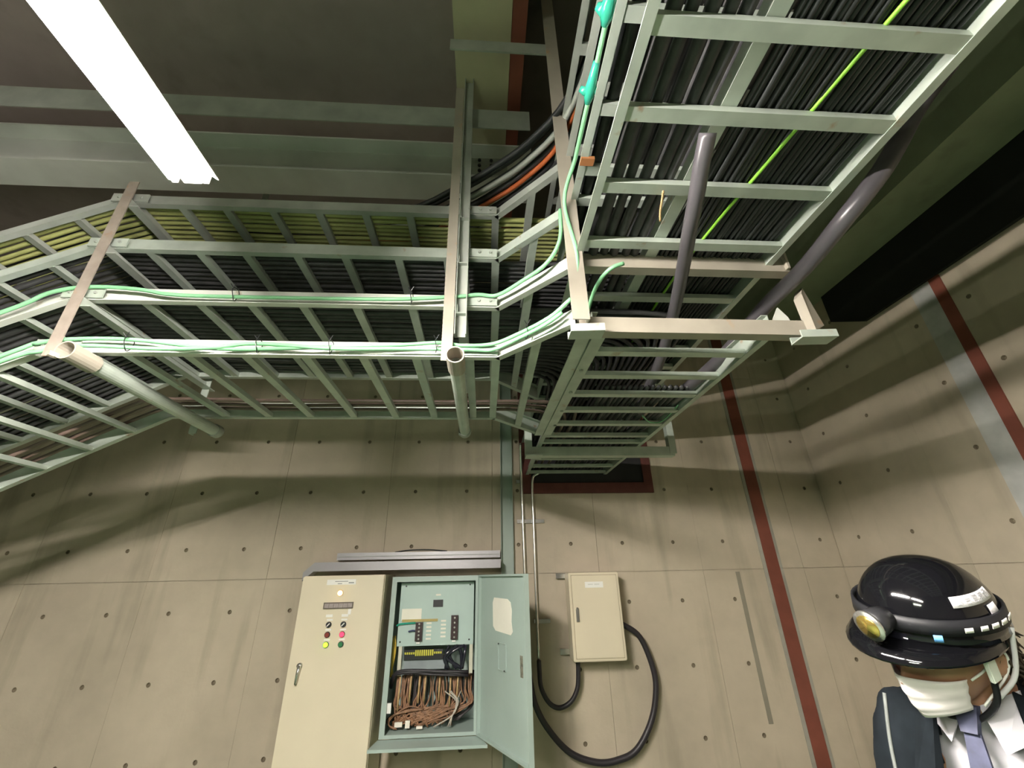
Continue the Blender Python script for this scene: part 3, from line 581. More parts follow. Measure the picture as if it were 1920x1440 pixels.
mb = MB(); n_ = len(pp); mb.add(pp+[(a, .0005, z) for a, c, z in pp], [tuple(range(n_)), tuple(range(n_, 2*n_))[::-1]]+[(i,(i+1)%n_,n_+(i+1)%n_,n_+i) for i in range(n_)])
dmesh(mb, 'paper_sheet', M_PAPER, dr)
dmesh(MB().box((.27,0,1.10),(.275,.006,1.25)).box((.37,0,1.10),(.375,.006,1.25)).box((.27,0,1.247),(.375,.006,1.252)).box((.27,0,1.10),(.375,.006,1.105)), 'latch_recess', M_TEALG, dr)
dmesh(MB().disc((.285,.006,1.245), .005, (0,1,0), .004, 8).disc((.36,.006,1.105), .005, (0,1,0), .004, 8), 'rivets', M_DARKP, dr)
dmesh(MB().box((.545,0,1.10),(.575,.002,1.21)), 'worn_latch_patch', mat('worn_metal', (.17,.16,.12), .7, var=.5, scale=60), dr)
# small beige box
b3 = thing('junction_box', 'small beige wall box with a white label, fed by black hoses', 'box')
rbox('body', (.663, 3.575, 1.064), (1.060, YB-.04, 1.658), M_BEIGE, b3, .006)
MB().box((.680, 3.5735, 1.081), (1.043, 3.575, 1.641)).build('gasket_gap', mat('tan_gap', (.36,.30,.20), .6), b3)
rbox('door', (.684, 3.566, 1.085), (1.039, 3.5735, 1.637), M_BEIGE, b3, .003)
lb = MB().box((.787, 3.563, 1.550), (.930, 3.566, 1.592)).build('label_plate', M_WHITE, b3)
MB().box((.81, 3.5625, 1.570), (.85, 3.563, 1.577)).box((.86, 3.5625, 1.570), (.90, 3.563, 1.577)).build('printing', mat('pale_grey_print', (.62,.61,.57), .6), lb)
lh = MB().box((.700, 3.555, 1.322), (.722, 3.566, 1.405)).build('latch', M_CHROME, b3)
MB().disc((.711, 3.558, 1.410), .009, (0,-1,0), .01, 10).build('lock', M_CHROME, lh)
for z in (1.637, 1.108): MB().ext(U_PROF(.038, .02, .003), (.592, YB-.04, z), (1.04, YB-.04, z), (0,0,1), (0,1,0)).build('mounting_rail', M_CHROME, b3)
# conduits
def conduit(pts, r, label): return tag(MB().tube(curve(pts, 4), r, 12).build('conduit', M_CHROME, None, True), label, 'conduit')
conduit([(.318,3.60,2.72),(.322,3.66,2.6),(.330,3.735,2.47),(.333,3.745,2.2),(.340,3.745,1.3),(.340,3.745,1.14)], .0125, 'left of the two shiny vertical conduits, partly behind the open door')
conduit([(.55,3.70,2.50),(.47,3.735,2.47),(.428,3.745,2.40),(.426,3.745,2.0),(.423,3.745,1.5),(.425,3.745,1.03)], .0125, 'right of the two shiny vertical conduits, running down beside the small beige box')
def clamp(x0_, x1_, z, lab):
    o = MB().ext(U_PROF(.030, .02, .003), (x0_, YB-.022, z), (x1_, YB-.022, z), (0,0,1), (0,1,0)).build('conduit_clamp', M_CHROME); return tag(o, lab, 'clamp')
clamp(.285, .52, 2.07, 'short metal clamp bar across both conduits'); clamp(.285, .36, 2.41, 'small clamp at the top of the left conduit'); clamp(.40, .53, 1.315, 'shadowed clamp bar beside the open cabinet door')
fx = lambda pts, r, lab: cable('flexible_conduit', pts, r, M_FLEX, lab, 'conduit', n=12, k=6)
fx([(.425,3.74,1.06),(.425,3.735,1.0),(.430,3.71,.893),(.484,3.70,.802),(.56,3.70,.771),(.645,3.70,.806),(.695,3.69,.885),(.708,3.68,.98),(.710,3.67,1.066)], .0165, 'thin black flexible conduit looping under the small beige box')
fx([(1.055,3.68,1.285),(1.108,3.685,1.272),(1.215,3.70,1.193),(1.279,3.70,1.017),(1.287,3.70,.866),(1.224,3.70,.677),(1.094,3.70,.515),(.953,3.70,.461),(.801,3.70,.453),(.618,3.70,.512),(.475,3.70,.642),(.386,3.70,.783),(.355,3.71,.912),(.340,3.735,1.06),(.340,3.745,1.18)], .021, 'thick black flexible conduit in a wide loop right of the small beige box')
#PERSON
# ---------------------------------------------------------------- the person
def bake(o, name, m, parent, smooth=True):
    """apply the modifiers of a temporary object and keep the result as one mesh object"""
    dg_ = bpy.context.evaluated_depsgraph_get(); me = bpy.data.meshes.new_from_object(o.evaluated_get(dg_))
    me.name = name; me.materials.clear(); me.materials.append(m)
    if smooth: me.shade_smooth()
    n = bpy.data.objects.new(name, me); COL.objects.link(n)
    if parent: n.parent = parent
    bpy.data.objects.remove(o, do_unlink=True); return n
def skin(verts, edges, radii, root=0, sub=2):
    me = bpy.data.meshes.new('tmp'); me.from_pydata([tuple(v) for v in verts], edges, [])
    o = bpy.data.objects.new('tmp', me); COL.objects.link(o)
    md = o.modifiers.new('s', 'SKIN'); md.use_smooth_shade = True
    for i, r in enumerate(radii):
        sv = me.skin_vertices[0].data[i]; sv.radius = (r, r) if isinstance(r, (int, float)) else r; sv.use_root = (i == root)
    sb_ = o.modifiers.new('u', 'SUBSURF'); sb_.levels = sub; sb_.render_levels = sub
    return o
per = thing('person', 'person wearing a black helmet with headlamp, white face mask, dark jacket, grey shirt and tie', 'person', loc=(0,0,0))
M_SKIN = mat('warm_skin', (.40, .20, .12), .45, var=.08, scale=20)
M_JKT = mat('dark_navy_jacket_cloth', (.011, .014, .017), .95, var=.25, scale=25, spec=.08)
M_SHIRT = mat('light_grey_shirt_cloth', (.48, .47, .50), .8, var=.06, scale=12)
M_TIE = mat('slate_blue_tie_cloth', (.045, .05, .095), .6, var=.3, scale=40)
M_TRS = mat('charcoal_trouser_cloth', (.03, .03, .035), .85)
M_HAIR = mat('dark_brown_hair', (.035, .022, .014), .55, var=.5, scale=60)
M_HELM = mat('glossy_black_helmet', (.004, .004, .005), .08, var=.1)
M_STRAP = mat('black_rubber_strap', (.012, .012, .014), .5, spec=.25)
M_MASK = mat('white_mask_fabric', (.80, .73, .72), .85, var=.03)
M_CORD = mat('pale_grey_cord', (.60, .60, .60), .6)
# head frame: f forward, u up, l his left
HC = V((.915, .925, 1.515))
f = V((-.90, -.06, -.33)).normalized(); u = V((-.20, -.26, .85)); u = (u-f*u.dot(f)).normalized(); l = u.cross(f)
hp = lambda x, y, z: HC + l*x + f*y + u*z          # x to his left, y forward, z up (head local)
# torso frame
F = V((-.93, -.37, 0)).normalized(); Rt = V((F.y, -F.x, 0)); Up = V((0, 0, 1))
NB = V((1.02, .965, 1.385))                      # neck base
PEL = V((1.20, 1.10, .80))                        # pelvis
def hand(wr, d, pn, sd, n0, verts, edges, rad):
    """palm and five bent fingers rooted inside the palm: wr wrist, d along the hand, pn palm normal, sd towards the thumb"""
    kn = wr + d*.085
    for k, (off, ln) in enumerate(((.030, .068), (.010, .076), (-.010, .071), (-.029, .056))):
        b = len(verts); p0 = wr + d*.05 + sd*off*.9; p1 = kn + sd*off; p2 = p1 + (d*.85+pn*.45)*ln*.45; p3 = p2 + (d*.55+pn*.75)*ln*.32; p4 = p3 + (d*.25+pn*.9)*ln*.25
        verts += [p0, p1, p2, p3, p4]; rad += [.012, .0105, .009, .0085, .0075]; edges += [(n0, b), (b, b+1), (b+1, b+2), (b+2, b+3), (b+3, b+4)]
    b = len(verts); t0 = wr + d*.022 + sd*.024; t1 = t0 + (d*.55+sd*.75+pn*.2)*.034; t2 = t1 + (d*.85+sd*.3+pn*.3)*.030; t3 = t2 + (d*.9+pn*.35)*.024
    verts += [t0, t1, t2, t3]; rad += [.014, .0115, .010, .0085]; edges += [(n0, b), (b, b+1), (b+1, b+2), (b+2, b+3)]
def person():
    SH_R = NB + Rt*.165 + V((0,0,-.06)); SH_L = NB - Rt*.165 + V((0,0,.0))
    chest = NB + F*.015 + V((.03,.03,-.17)); waist = (PEL+NB)/2 + V((.02,.02,-.09))
    EL_R = SH_R + V((-.02,.06,-.29)); WR_R = EL_R + F*.16 + V((0,0,-.20))
    EL_L = SH_L + V((.06,-.03,-.29)); WR_L = EL_L + F*.12 + V((0,0,-.22))
    HR = PEL + Rt*.09 + V((0,0,-.05)); HL = PEL - Rt*.09 + V((0,0,-.05))
    KR = HR + F*.03 + V((-.01,.02,-.40)); KL = HL + F*.02 + V((.02,-.01,-.40))
    AR = V((KR.x, KR.y, -.06)) - F*.02; AL = V((KL.x, KL.y, -.06)) - F*.02
    TR = AR + F*.15 + V((0,0,-.045)); TL = AL + F*.15 + V((0,0,-.045))
    verts = [PEL, waist, chest, NB+V((.01,.01,-.03)), HC-f*.045-u*.06, HC-f*.02, SH_R, EL_R, WR_R, SH_L, EL_L, WR_L, HR, KR, AR, TR, HL, KL, AL, TL]
    edges = [(0,1),(1,2),(2,3),(3,4),(4,5),(2,6),(6,7),(7,8),(2,9),(9,10),(10,11),(0,12),(12,13),(13,14),(14,15),(0,16),(16,17),(17,18),(18,19)]
    rad = [.115,.100,.104,.062,.055,.06,.06,.044,.028,.06,.044,.028,.085,.058,.042,.035,.085,.058,.042,.035]
    for wr, el, n0, s in ((WR_R, EL_R, 8, 1), (WR_L, EL_L, 11, -1)):
        d = (wr-el).normalized(); pn = (-Rt*s - d*(-Rt*s).dot(d)).normalized(); sd = d.cross(pn)*(-s); sd = sd if sd.dot(F) > 0 else -sd
        b = len(verts); verts.append(wr + d*.045); rad.append((.036, .022)); edges.append((n0, b)); hand(wr, d, pn, sd, b, verts, edges, rad)
    body = skin(verts, edges, rad, 0, 2)
    o1 = bake(body, 'tmpbody', M_SKIN, None)
    # head shape
    bm = bmesh.new(); bmesh.ops.create_uvsphere(bm, u_segments=48, v_segments=36, radius=1)
    for v in bm.verts:
        x, y, z = v.co
        X, Y, Z = x*.076, y*.098, z*.118
        if z < .05:                                   # jaw and chin
            k = (.05-z); X *= 1-.42*k*k*1.1; Y = Y*(1-.20*k) + .018*k if y > 0 else Y*(1-.35*k)
            if y > 0: Z -= .012*k*y
        if y > 0:
            g = lambda cx, cz, s: math.exp(-((x-cx)**2+(z-cz)**2)/s)
            Y += .007*g(0,.24,.05)                    # brow
            Y -= .013*(g(.42,.06,.035)+g(-.42,.06,.035))   # eye sockets
            Y += .010*g(0,-.05,.012)+.024*g(0,-.20,.016)+.014*g(0,-.28,.02)   # nose
            Y += .004*(g(.5,-.25,.05)+g(-.5,-.25,.05))+.006*g(0,-.50,.03)-.004*g(0,-.60,.006)+.006*g(0,-.82,.05)
        v.co = V((X, Y, Z))
    for s in (-1, 1):                                 # ears
        e = bmesh.ops.create_uvsphere(bm, u_segments=16, v_segments=12, radius=1)['verts']
        for v in e:
            x, y, z = v.co; rr = math.hypot(y, z); dish = .006*(1-min(1, rr*1.3)) if x*s > 0 else 0
            v.co = V((s*(.078+.010*x*s - dish + .010*max(0, -y)), -.008+y*.019*(1+.15*z), -.005+z*.034))
    for v in bm.verts: v.co = hp(*v.co)
    mh = bpy.data.meshes.new('h'); bm.to_mesh(mh); bm.free()
    bm = bmesh.new(); bm.from_mesh(o1.data); bm.from_mesh(mh)
    mj = bpy.data.meshes.new('body'); bm.to_mesh(mj); bm.free(); bpy.data.objects.remove(o1, do_unlink=True)
    o = bpy.data.objects.new('tmp', mj); COL.objects.link(o)
    rm = o.modifiers.new('r', 'REMESH'); rm.mode = 'VOXEL'; rm.voxel_size = .0052
    sm = o.modifiers.new('m', 'SMOOTH'); sm.factor = .5; sm.iterations = 2
    b = bake(o, 'body', M_SKIN, per)
    # eyes, lids
    for s in (-1, 1):
        eb = MB(); c = hp(s*.031, .080, .006)
        bm = bmesh.new(); bmesh.ops.create_uvsphere(bm, u_segments=16, v_segments=12, radius=.0115)
        me = bpy.data.meshes.new('eye'); [setattr(v, 'co', v.co + c) for v in bm.verts]; bm.to_mesh(me); bm.free(); me.materials.append(mat('eye_white', (.6,.58,.55), .2)); me.shade_smooth()
        eo = bpy.data.objects.new('eye', me); COL.objects.link(eo); eo.parent = per
        MB().disc(hp(s*.031, .0905, .004), .0052, f, .0016, 14).build('iris', mat('dark_iris', (.02,.012,.008), .15), eo)
        MB().tube([hp(s*(.031+dx), .091-abs(dx)*.35, .028-abs(dx-.004)*.25) for dx in (-.017,-.008,0,.008,.017)], .0028, 6, rs=[.0018,.003,.003,.0026,.0015]).build('eyebrow', M_HAIR, per, True)
        MB().tube([hp(s*(.031+dx), .0925-abs(dx)*.5, .0135-abs(dx)*.3) for dx in (-.015,-.007,0,.007,.015)], .0028, 6).build('eyelid', M_SKIN, per, True)
    # hair: short mop below the helmet rim at the back and sides
    hb_ = MB(); HR_ = random.Random(4)
    for k in range(420):
        a = HR_.uniform(math.radians(100), math.radians(260)); zz = HR_.uniform(-.055, .05)
        if abs(math.cos(a+math.pi/2)) > .93 and zz < -.0: continue
        x, y = .080*math.cos(a+math.pi/2-math.pi), -.0+.103*math.cos(a) 
        x = .081*math.sin(a); nrm = V((x, y, 0)).normalized()
        if y > -.015 and zz < .012: continue
        p = V((x, y, zz)); q = p+nrm*HR_.uniform(.004,.013)+V((HR_.uniform(-.01,.01), HR_.uniform(-.01,.01), -.012)); r_ = q+nrm*HR_.uniform(-.008,.008)+V((HR_.uniform(-.012,.012), HR_.uniform(-.012,.012), -.014))
        hb_.tube([hp(*p), hp(*q), hp(*r_)], .004, 5, rs=[.0045, .004, .0012])
    hb_.build('hair', M_HAIR, per, True)
    return dict(SH_R=SH_R, SH_L=SH_L, chest=chest, waist=waist, EL_R=EL_R, WR_R=WR_R, EL_L=EL_L, WR_L=WR_L, HR=HR, HL=HL, KR=KR, KL=KL, AR=AR, AL=AL, TR=TR, TL=TL)
J = person()
def dome(rx, ry, rz, z0, m, name, parent, y0=0, th0=0, th1=math.pi/2, n=48, mrow=14, ridge=0, thick=.004, flare=0):
    """outer shell of the helmet with thickness, in head local space"""
    vs = []; fs = []
    def P(i, j, k):
        a = 2*math.pi*i/n; t_ = th0+(th1-th0)*j/mrow
        cr_ = math.cos(t_)**.82; e = 1+ridge*max(0, math.cos((a)*2))*math.sin(t_*2)
        fl = 1+flare*max(0, 1-j/2.0)
        return hp((rx-k)*math.sin(a)*cr_*fl, y0+(ry-k)*math.cos(a)*cr_*fl*(1 if math.cos(a) > 0 else 1.04), z0+(rz-k)*math.sin(t_)*e)
    for k in (0, thick):
        for j in range(mrow+1):
            for i in range(n): vs.append(P(i, j, k))
    L_ = (mrow+1)*n
    for k in (0, 1):
        for j in range(mrow):
            for i in range(n):
                q = (k*L_+j*n+i, k*L_+j*n+(i+1) % n, k*L_+(j+1)*n+(i+1) % n, k*L_+(j+1)*n+i)
                fs.append(q if k == 0 else q[::-1])
    for i in range(n): fs.append((i, L_+i, L_+(i+1) % n, (i+1) % n))
    return MB().add(vs, fs).build(name, m, parent, True)
hz = .050
helm = dome(.106, .132, .120, hz-.005, M_HELM, 'helmet', per, y0=-.004, flare=.035)
# raised crown ridge, rear rain channel and brim
vs = []; fs = []; n = 22
for i in range(n+1):
    a = math.radians(-100+200*i/n); c_ = math.cos(a*.9)
    for (rr, zz) in ((0.0, 0.0), (1.0, -.020-.010*c_), (1.0, -.024-.010*c_), (0.0, -.006)):
        ext_ = .004+.050*max(0, c_)**1.3
        vs.append(hp((.105+ext_*rr*.55)*math.sin(a), -.004+(.131+ext_*rr)*math.cos(a), hz+.003+zz))
for i in range(n):
    for k in range(4): fs.append((i*4+k, i*4+(k+1) % 4, (i+1)*4+(k+1) % 4, (i+1)*4+k))
fs += [(0,1,2,3), tuple(n*4+k for k in (3,2,1,0))]
MB().add(vs, fs).build('brim', M_HELM, helm, True)
# smoked inner shield hanging under the brim
vs = []; fs = []; n = 20
for i in range(n+1):
    a = math.radians(-72+144*i/n)
    for (z_, rr) in ((.010, 1.0), (-.012, 1.04), (-.028, 1.06)):
        drop = math.cos(a)
        for th in (0, .0025): vs.append(hp((.098*rr-th)*math.sin(a), -.004+(.135*rr-th)*math.cos(a), hz+z_*(.55+.45*drop)))
for i in range(n):
    b0, b1 = i*6, (i+1)*6
    for k in (0, 2):
        fs += [(b0+k, b0+k+2, b1+k+2, b1+k), (b0+k+1, b1+k+1, b1+k+3, b0+k+3)]
    fs += [(b0+4, b0+5, b1+5, b1+4), (b0, b1, b1+1, b0+1)]
MB().add(vs, fs).build('shield', mat('smoked_glossy_shield', (.006,.006,.009), .06), helm, True)
# head lamp strap round the helmet, lamp at the front
sp = [hp(.1085*math.sin(a), -.004+.1365*math.cos(a), hz+.030+.006*math.cos(a)) for a in [2*math.pi*k/40 for k in range(41)]]
vs = []; fs = []
for i in range(40):
    a = 2*math.pi*i/40
    for (dr_, dz_) in ((0, -.013), (.003, -.013), (.001, .013), (-.004, .013)): vs.append(hp((.108+dr_)*math.sin(a), -.004+(.136+dr_)*math.cos(a), hz+.026+.004*math.cos(a)+dz_))
for i in range(40):
    for k in range(4): fs.append((i*4+k, i*4+(k+1) % 4, ((i+1) % 40)*4+(k+1) % 4, ((i+1) % 40)*4+k))
st = MB().add(vs, fs).build('lamp_strap', M_STRAP, helm, True)
def patch(a0, a1, z0_, z1_, name, m, parent, R=(.1125, .1405), nn=10, hz_=None):
    vs = []; fs = []
    for i in range(nn+1):
        a = math.radians(a0+(a1-a0)*i/nn)
        for zz in (z0_, z1_):
            for d_ in (0, .001): vs.append(hp((R[0]+d_)*math.sin(a), -.004+(R[1]+d_)*math.cos(a), zz))
    for i in range(nn):
        b0, b1 = i*4, (i+1)*4; fs += [(b0+1,b0+3,b1+3,b1+1),(b0,b1,b1+2,b0+2),(b0,b0+1,b1+1,b1),(b0+2,b1+2,b1+3,b0+3)]
    return MB().add(vs, fs).build(name, m, parent, True)
for a0, a1 in ((62, 68), (74, 80), (84, 91), (95, 103), (107, 116)): patch(a0, a1, hz+.022, hz+.030, 'strap_print', M_WHITE, st)
patch(40, 46, hz+.006, hz+.018, 'blue_reflector', mat('light_blue_reflector', (.15,.40,.80), .3, emit=None), st, R=(.1115,.1395))
lc = hp(.012, .150, hz+.030)
hl = MB().tube([hp(.012,.128,hz+.034), hp(.012,.150,hz+.032), hp(.012,.176,hz+.028)], .022, 18, rs=[.020,.024,.026]).build('headlamp', M_DARKP, helm, True)
MB().tube([hp(.012,.172,hz+.0287), hp(.012,.178,hz+.0277)], .0275, 20).build('chrome_ring', M_CHROME, hl, True)
MB().tube([hp(.012,.177,hz+.0279), hp(.012,.181,hz+.0273)], .020, 18).build('reflector', mat('brass_reflector', (.75,.55,.15), .15, .9), hl, True)
# label stickers conforming to the dome's left side
def sticker(ac, tc_, wd, ht, rot, name, m):
    vs = []; fs = []; nn = 8
    for th in (.0004, .0012):
        for i in range(nn+1):
            for j in range(3):
                x = (i/nn-.5)*wd; y = (j/2-.5)*ht; X = x*math.cos(rot)-y*math.sin(rot); Y = x*math.sin(rot)+y*math.cos(rot)
                a = ac+X/.12; t_ = tc_+Y/.128; cr_ = math.cos(t_)**.82
                vs.append(hp((.106+th)*math.sin(a)*cr_, -.004+(.132+th)*math.cos(a)*cr_*(1 if math.cos(a) > 0 else 1.04), hz-.005+(.128+th)*math.sin(t_)))
    L_ = (nn+1)*3
    for i in range(nn):
        for j in range(2):
            q = (i*3+j, (i+1)*3+j, (i+1)*3+j+1, i*3+j+1); fs += [q[::-1], tuple(L_+x for x in q)]
    for i in range(nn):
        fs += [(i*3, (i+1)*3, L_+(i+1)*3, L_+i*3), (i*3+2, L_+i*3+2, L_+(i+1)*3+2, (i+1)*3+2)]
    return MB().add(vs, fs).build(name, m, helm, True)
M_STK = mat('white_sticker_vinyl', (.72,.70,.72), .45, var=.02)
stk = sticker(math.radians(88), math.radians(33), .105, .020, math.radians(0), 'name_sticker', M_STK)
sticker(math.radians(102), math.radians(21), .026, .022, math.radians(0), 'small_sticker', M_STK)
try:                                              # faint lettering on the long sticker
    for k, ch in enumerate('仙台営業所'):
        a = math.radians(88)+(k-2)*.0185/.12; t_ = math.radians(33)
        tcv = bpy.data.curves.new('letter', 'FONT'); tcv.body = ch; tcv.size = .016; tcv.extrude = .0003; tcv.align_x = 'CENTER'; tcv.align_y = 'CENTER'
        to = bpy.data.objects.new('letter', tcv); COL.objects.link(to)
        def dp(a, t_, th): cr_ = math.cos(t_)**.82; return hp((.106+th)*math.sin(a)*cr_, -.004+(.132+th)*math.cos(a)*cr_, hz-.005+(.128+th)*math.sin(t_))
        o_ = dp(a, t_, .0018); ex_ = -(dp(a+.02, t_, .0018)-o_).normalized(); ey_ = (dp(a, t_+.02, .0018)-o_).normalized(); ez_ = ex_.cross(ey_)
        M4 = Matrix.Identity(4)
        for i in range(3): M4[i][0] = ex_[i]; M4[i][1] = ey_[i]; M4[i][2] = ez_[i]; M4[i][3] = o_[i]
        to.matrix_world = M4; dgx = bpy.context.evaluated_depsgraph_get(); dgx.update()
        me = bpy.data.meshes.new_from_object(to.evaluated_get(dgx)); me.transform(M4); bpy.data.objects.remove(to, do_unlink=True)
        me.materials.clear(); me.materials.append(mat('grey_lettering', (.42,.41,.43), .6))
        lo = bpy.data.objects.new('letter', me); COL.objects.link(lo); lo.parent = stk
except Exception as e: print('letters', e)
# mask with pleats, ear loops, chin strap
vs = []; fs = []; nn, mm = 24, 12
for th in (0, .0015):
    for j in range(mm+1):
        v_ = j/mm
        for i in range(nn+1):
            a = math.radians(-62+124*i/nn); zz = -.012-.092*v_
            nose = math.exp(-(a/.30)**2); prof = 1.0-.08*v_+.05*math.sin(v_*math.pi)
            yy = (.098*math.cos(a)*prof + .022*nose*(1-v_*.75) + .006) + .0016*math.sin(v_*math.pi*6); xx = .073*math.sin(a)*(1-.20*v_)
            zt = zz - .010*(1-nose)*(1-v_) + .022*(abs(math.sin(a)))*v_
            vs.append(hp(xx*(1+th*9), yy+th, zt))
L_ = (mm+1)*(nn+1)
for j in range(mm):
    for i in range(nn):
        q = (j*(nn+1)+i, j*(nn+1)+i+1, (j+1)*(nn+1)+i+1, (j+1)*(nn+1)+i); fs += [q, tuple(L_+x for x in q[::-1])]
for i in range(nn): fs += [(i, L_+i, L_+i+1, i+1), (mm*(nn+1)+i, mm*(nn+1)+i+1, L_+mm*(nn+1)+i+1, L_+mm*(nn+1)+i)]
for j in range(mm): fs += [(j*(nn+1), (j+1)*(nn+1), L_+(j+1)*(nn+1), L_+j*(nn+1)), (j*(nn+1)+nn, L_+j*(nn+1)+nn, L_+(j+1)*(nn+1)+nn, (j+1)*(nn+1)+nn)]
mk = MB().add(vs, fs).build('face_mask', M_MASK, per, True)
for s in (-1, 1):
    MB().tube(curve([hp(s*.066,.046,-.026), hp(s*.079,.022,-.010), hp(s*.089,-.004,.018), hp(s*.092,-.020,.0), hp(s*.084,-.012,-.035), hp(s*.066,.040,-.075)], 5), .0021, 6).build('ear_loop', M_WHITE, mk, True)
    cs = MB().tube(curve([hp(s*.098,.030,hz-.004), hp(s*.091,.030,-.02), hp(s*.078,.028,-.07), hp(s*.040,.036,-.118), hp(0,.045,-.128)], 5), .005, 8).build('chin_strap', M_STRAP, helm, True)
    MB().tube(curve([hp(s*.100,-.045,hz-.004), hp(s*.094,-.02,-.03), hp(s*.082,.020,-.060)], 5), .004, 8).build('rear_strap', M_CORD, helm, True)
bk = rbox('buckle', (-.011,-.004,-.024), (.011,.004,.024), mat('pale_plastic_buckle', (.62,.66,.58), .3), None, .002)
rotm = Matrix.Identity(4)
bx_, by_, bz_ = f, l, u
for i in range(3): rotm[i][0] = f[i]; rotm[i][1] = l[i]; rotm[i][2] = u[i]; rotm[i][3] = hp(.0985,.034,.008)[i]
bk.data.transform(rotm); bk.parent = helm; bk['label'] = 'pale plastic strap buckle'
# clothing
def cloth(verts, edges, rad, name, m, cut=None, th=.006, vox=.012, sub=2):
    o = skin(verts, edges, rad, 0, sub); o1 = bake(o, 'tmpc', m, None)
    rm = o1.modifiers.new('r', 'REMESH'); rm.mode = 'VOXEL'; rm.voxel_size = vox
    sm = o1.modifiers.new('m', 'SMOOTH'); sm.iterations = 3
    o2 = bake(o1, 'tmpd', m, None)
    # soft folds
    tx = bpy.data.textures.new('fold', 'CLOUDS'); tx.noise_scale = .07
    if cut:
        bm = bmesh.new(); bm.from_mesh(o2.data); bmesh.ops.delete(bm, geom=[v for v in bm.verts if cut(v.co)], context='VERTS'); bm.to_mesh(o2.data); bm.free()
    dm = o2.modifiers.new('d', 'DISPLACE'); dm.texture = tx; dm.strength = .014; dm.texture_coords = 'GLOBAL'
    so = o2.modifiers.new('t', 'SOLIDIFY'); so.thickness = th; so.offset = 1
    return bake(o2, name, m, per)
j = J; up2 = V((0,0,1))
nk = NB + V((-.012,-.012,.045))
shirt = cloth([PEL+up2*.04, j['waist'], j['chest'], NB+V((.0,.0,-.02)), nk, NB+Rt*.15-up2*.05, NB-Rt*.15-up2*.05], [(0,1),(1,2),(2,3),(3,4),(2,5),(2,6)], [.136,.122,.130,.075,.064,.062,.062], 'shirt', M_SHIRT, cut=lambda p: p.z-NB.z > .05, th=.002, vox=.010)
# shirt collar points
cc = lambda a, b, c: NB + Rt*a + F*b + up2*c
for s in (-1, 1):
    a_, b_, c_, d_ = cc(s*.012,.086,.022), cc(s*.066,.050,.052), cc(s*.072,.078,-.018), cc(s*.038,.116,-.040)
    nn_ = F*.006; MB().add([a_, b_, c_, d_, a_+nn_, b_+nn_, c_+nn_, d_+nn_], [(0,1,2,3),(7,6,5,4),(0,4,5,1),(1,5,6,2),(2,6,7,3),(3,7,4,0)]).build('collar_point', M_SHIRT, shirt)
tk = MB(); TP = [(-.018,.100,.024),(.018,.100,.024),(.012,.118,-.016),(-.012,.118,-.016)]
tk.add([cc(*p) for p in TP]+[cc(a, b+.016, c) for a, b, c in TP], [(0,1,2,3),(7,6,5,4),(0,4,5,1),(1,5,6,2),(2,6,7,3),(3,7,4,0)])
TB = [(-.012,.118,-.016),(.012,.118,-.016),(.026,.168,-.20),(.036,.165,-.36),(.0,.165,-.405),(-.036,.165,-.36),(-.026,.168,-.20)]
tk.add([cc(*p) for p in TB]+[cc(a, b+.006, c) for a, b, c in TB], [(0,1,2,6),(2,3,4,5,6)[::1],tuple(7+x for x in (6,2,1,0)),tuple(7+x for x in (6,5,4,3,2))]+[(i,7+i,7+(i+1)%7,(i+1)%7) for i in range(7)])
tk.build('necktie', M_TIE, shirt)
def jcut(p):
    d = p-NB; a = d.dot(Rt); b = d.dot(F); c = d.z
    if c > .125: return True
    if p.z < .70: return True
    return b > .03 and abs(a) < .045+max(0, .075+c*.05) and c > -.75 and abs(a) < (.075 if c > -.05 else .090)
jacket = cloth([PEL+up2*.02, j['waist'], j['chest']+V((.015,.015,0)), NB+V((.02,.02,.0))-Rt*.02, NB+V((.02,-.005,.055))-Rt*.045, j['SH_R']+Rt*.005, j['EL_R'], j['WR_R']+(j['EL_R']-j['WR_R']).normalized()*.015, j['SH_L']-Rt*.005, j['EL_L'], j['WR_L']+(j['EL_L']-j['WR_L']).normalized()*.015, PEL-up2*.12],
    [(0,1),(1,2),(2,3),(3,4),(2,5),(5,6),(6,7),(2,8),(8,9),(9,10),(0,11)], [.160,.150,.155,.100,.085,.078,.062,.047,.090,.062,.047,.165], 'jacket', M_JKT, cut=jcut, th=.007, vox=.012)
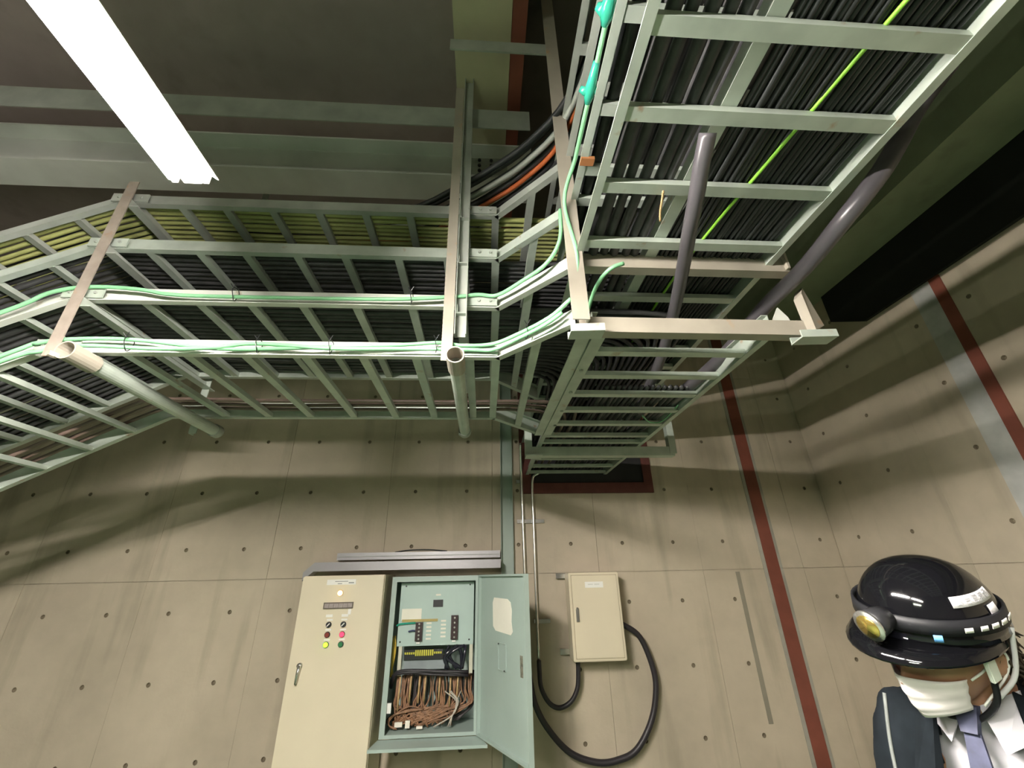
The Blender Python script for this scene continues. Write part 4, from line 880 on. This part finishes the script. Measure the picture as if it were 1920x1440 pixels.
for s in (-1, 1):
    P_ = [cc(s*.060,.060,.050), cc(s*.098,.050,.030), cc(s*.128,.118,-.14), cc(s*.098,.178,-.33), cc(s*.088,.180,-.33), cc(s*.080,.135,-.12)]
    mbx = MB(); nq = len(P_); mbx.add(P_+[p+F*.009 for p in P_], [tuple(range(nq)), tuple(range(nq,2*nq))[::-1]]+[(i,(i+1)%nq,nq+(i+1)%nq,nq+i) for i in range(nq)])
    mbx.build('lapel', M_JKT, jacket)
zp = MB().tube(curve([cc(.130,.120,.02), cc(.14,.140,-.08), cc(.135,.165,-.20), cc(.13,.18,-.34)], 4), .0035, 6).build('zip_piping', mat('grey_piping', (.15,.16,.15), .6), jacket, True)
tro = cloth([PEL, j['HR'], j['KR'], V((j['AR'].x, j['AR'].y, -.02)), j['HL'], j['KL'], V((j['AL'].x, j['AL'].y, -.02))], [(0,1),(1,2),(2,3),(0,4),(4,5),(5,6)], [.142,.100,.075,.066,.100,.075,.066], 'trousers', M_TRS, th=.004, vox=.012)
for s, A_, T_ in ((1, j['AR'], j['TR']), (-1, j['AL'], j['TL'])):
    sh_ = skin([A_+up2*.02-F*.01, A_-up2*.03-F*.035, A_-up2*.025+F*.06, T_-up2*-.0+F*.04], [(0,1),(0,2),(2,3)], [.055, .045, .046, .038], 0, 2)
    o_ = bake(sh_, 'shoe', M_DARKP, per)
    for v in o_.data.vertices: v.co.z = max(v.co.z, Z0+.002)

# seat the helmet a little further back on the head
def tree(o): return [o]+[k for c in o.children for k in tree(c)]
RT = Matrix.Translation(HC) @ Matrix.Rotation(math.radians(8), 4, l) @ Matrix.Translation(-HC)
if (RT @ hp(0, .1, 0) - hp(0, .1, 0)).dot(u) < 0: RT = Matrix.Translation(HC) @ Matrix.Rotation(math.radians(-8), 4, l) @ Matrix.Translation(-HC)
pv = HC+f*.14; RT = Matrix.Translation(pv) @ Matrix.Scale(.90, 4, f) @ Matrix.Translation(-pv) @ RT
for o in tree(helm):
    if o.name.startswith(('chin_strap', 'rear_strap', 'buckle')): continue
    o.data.transform(RT)
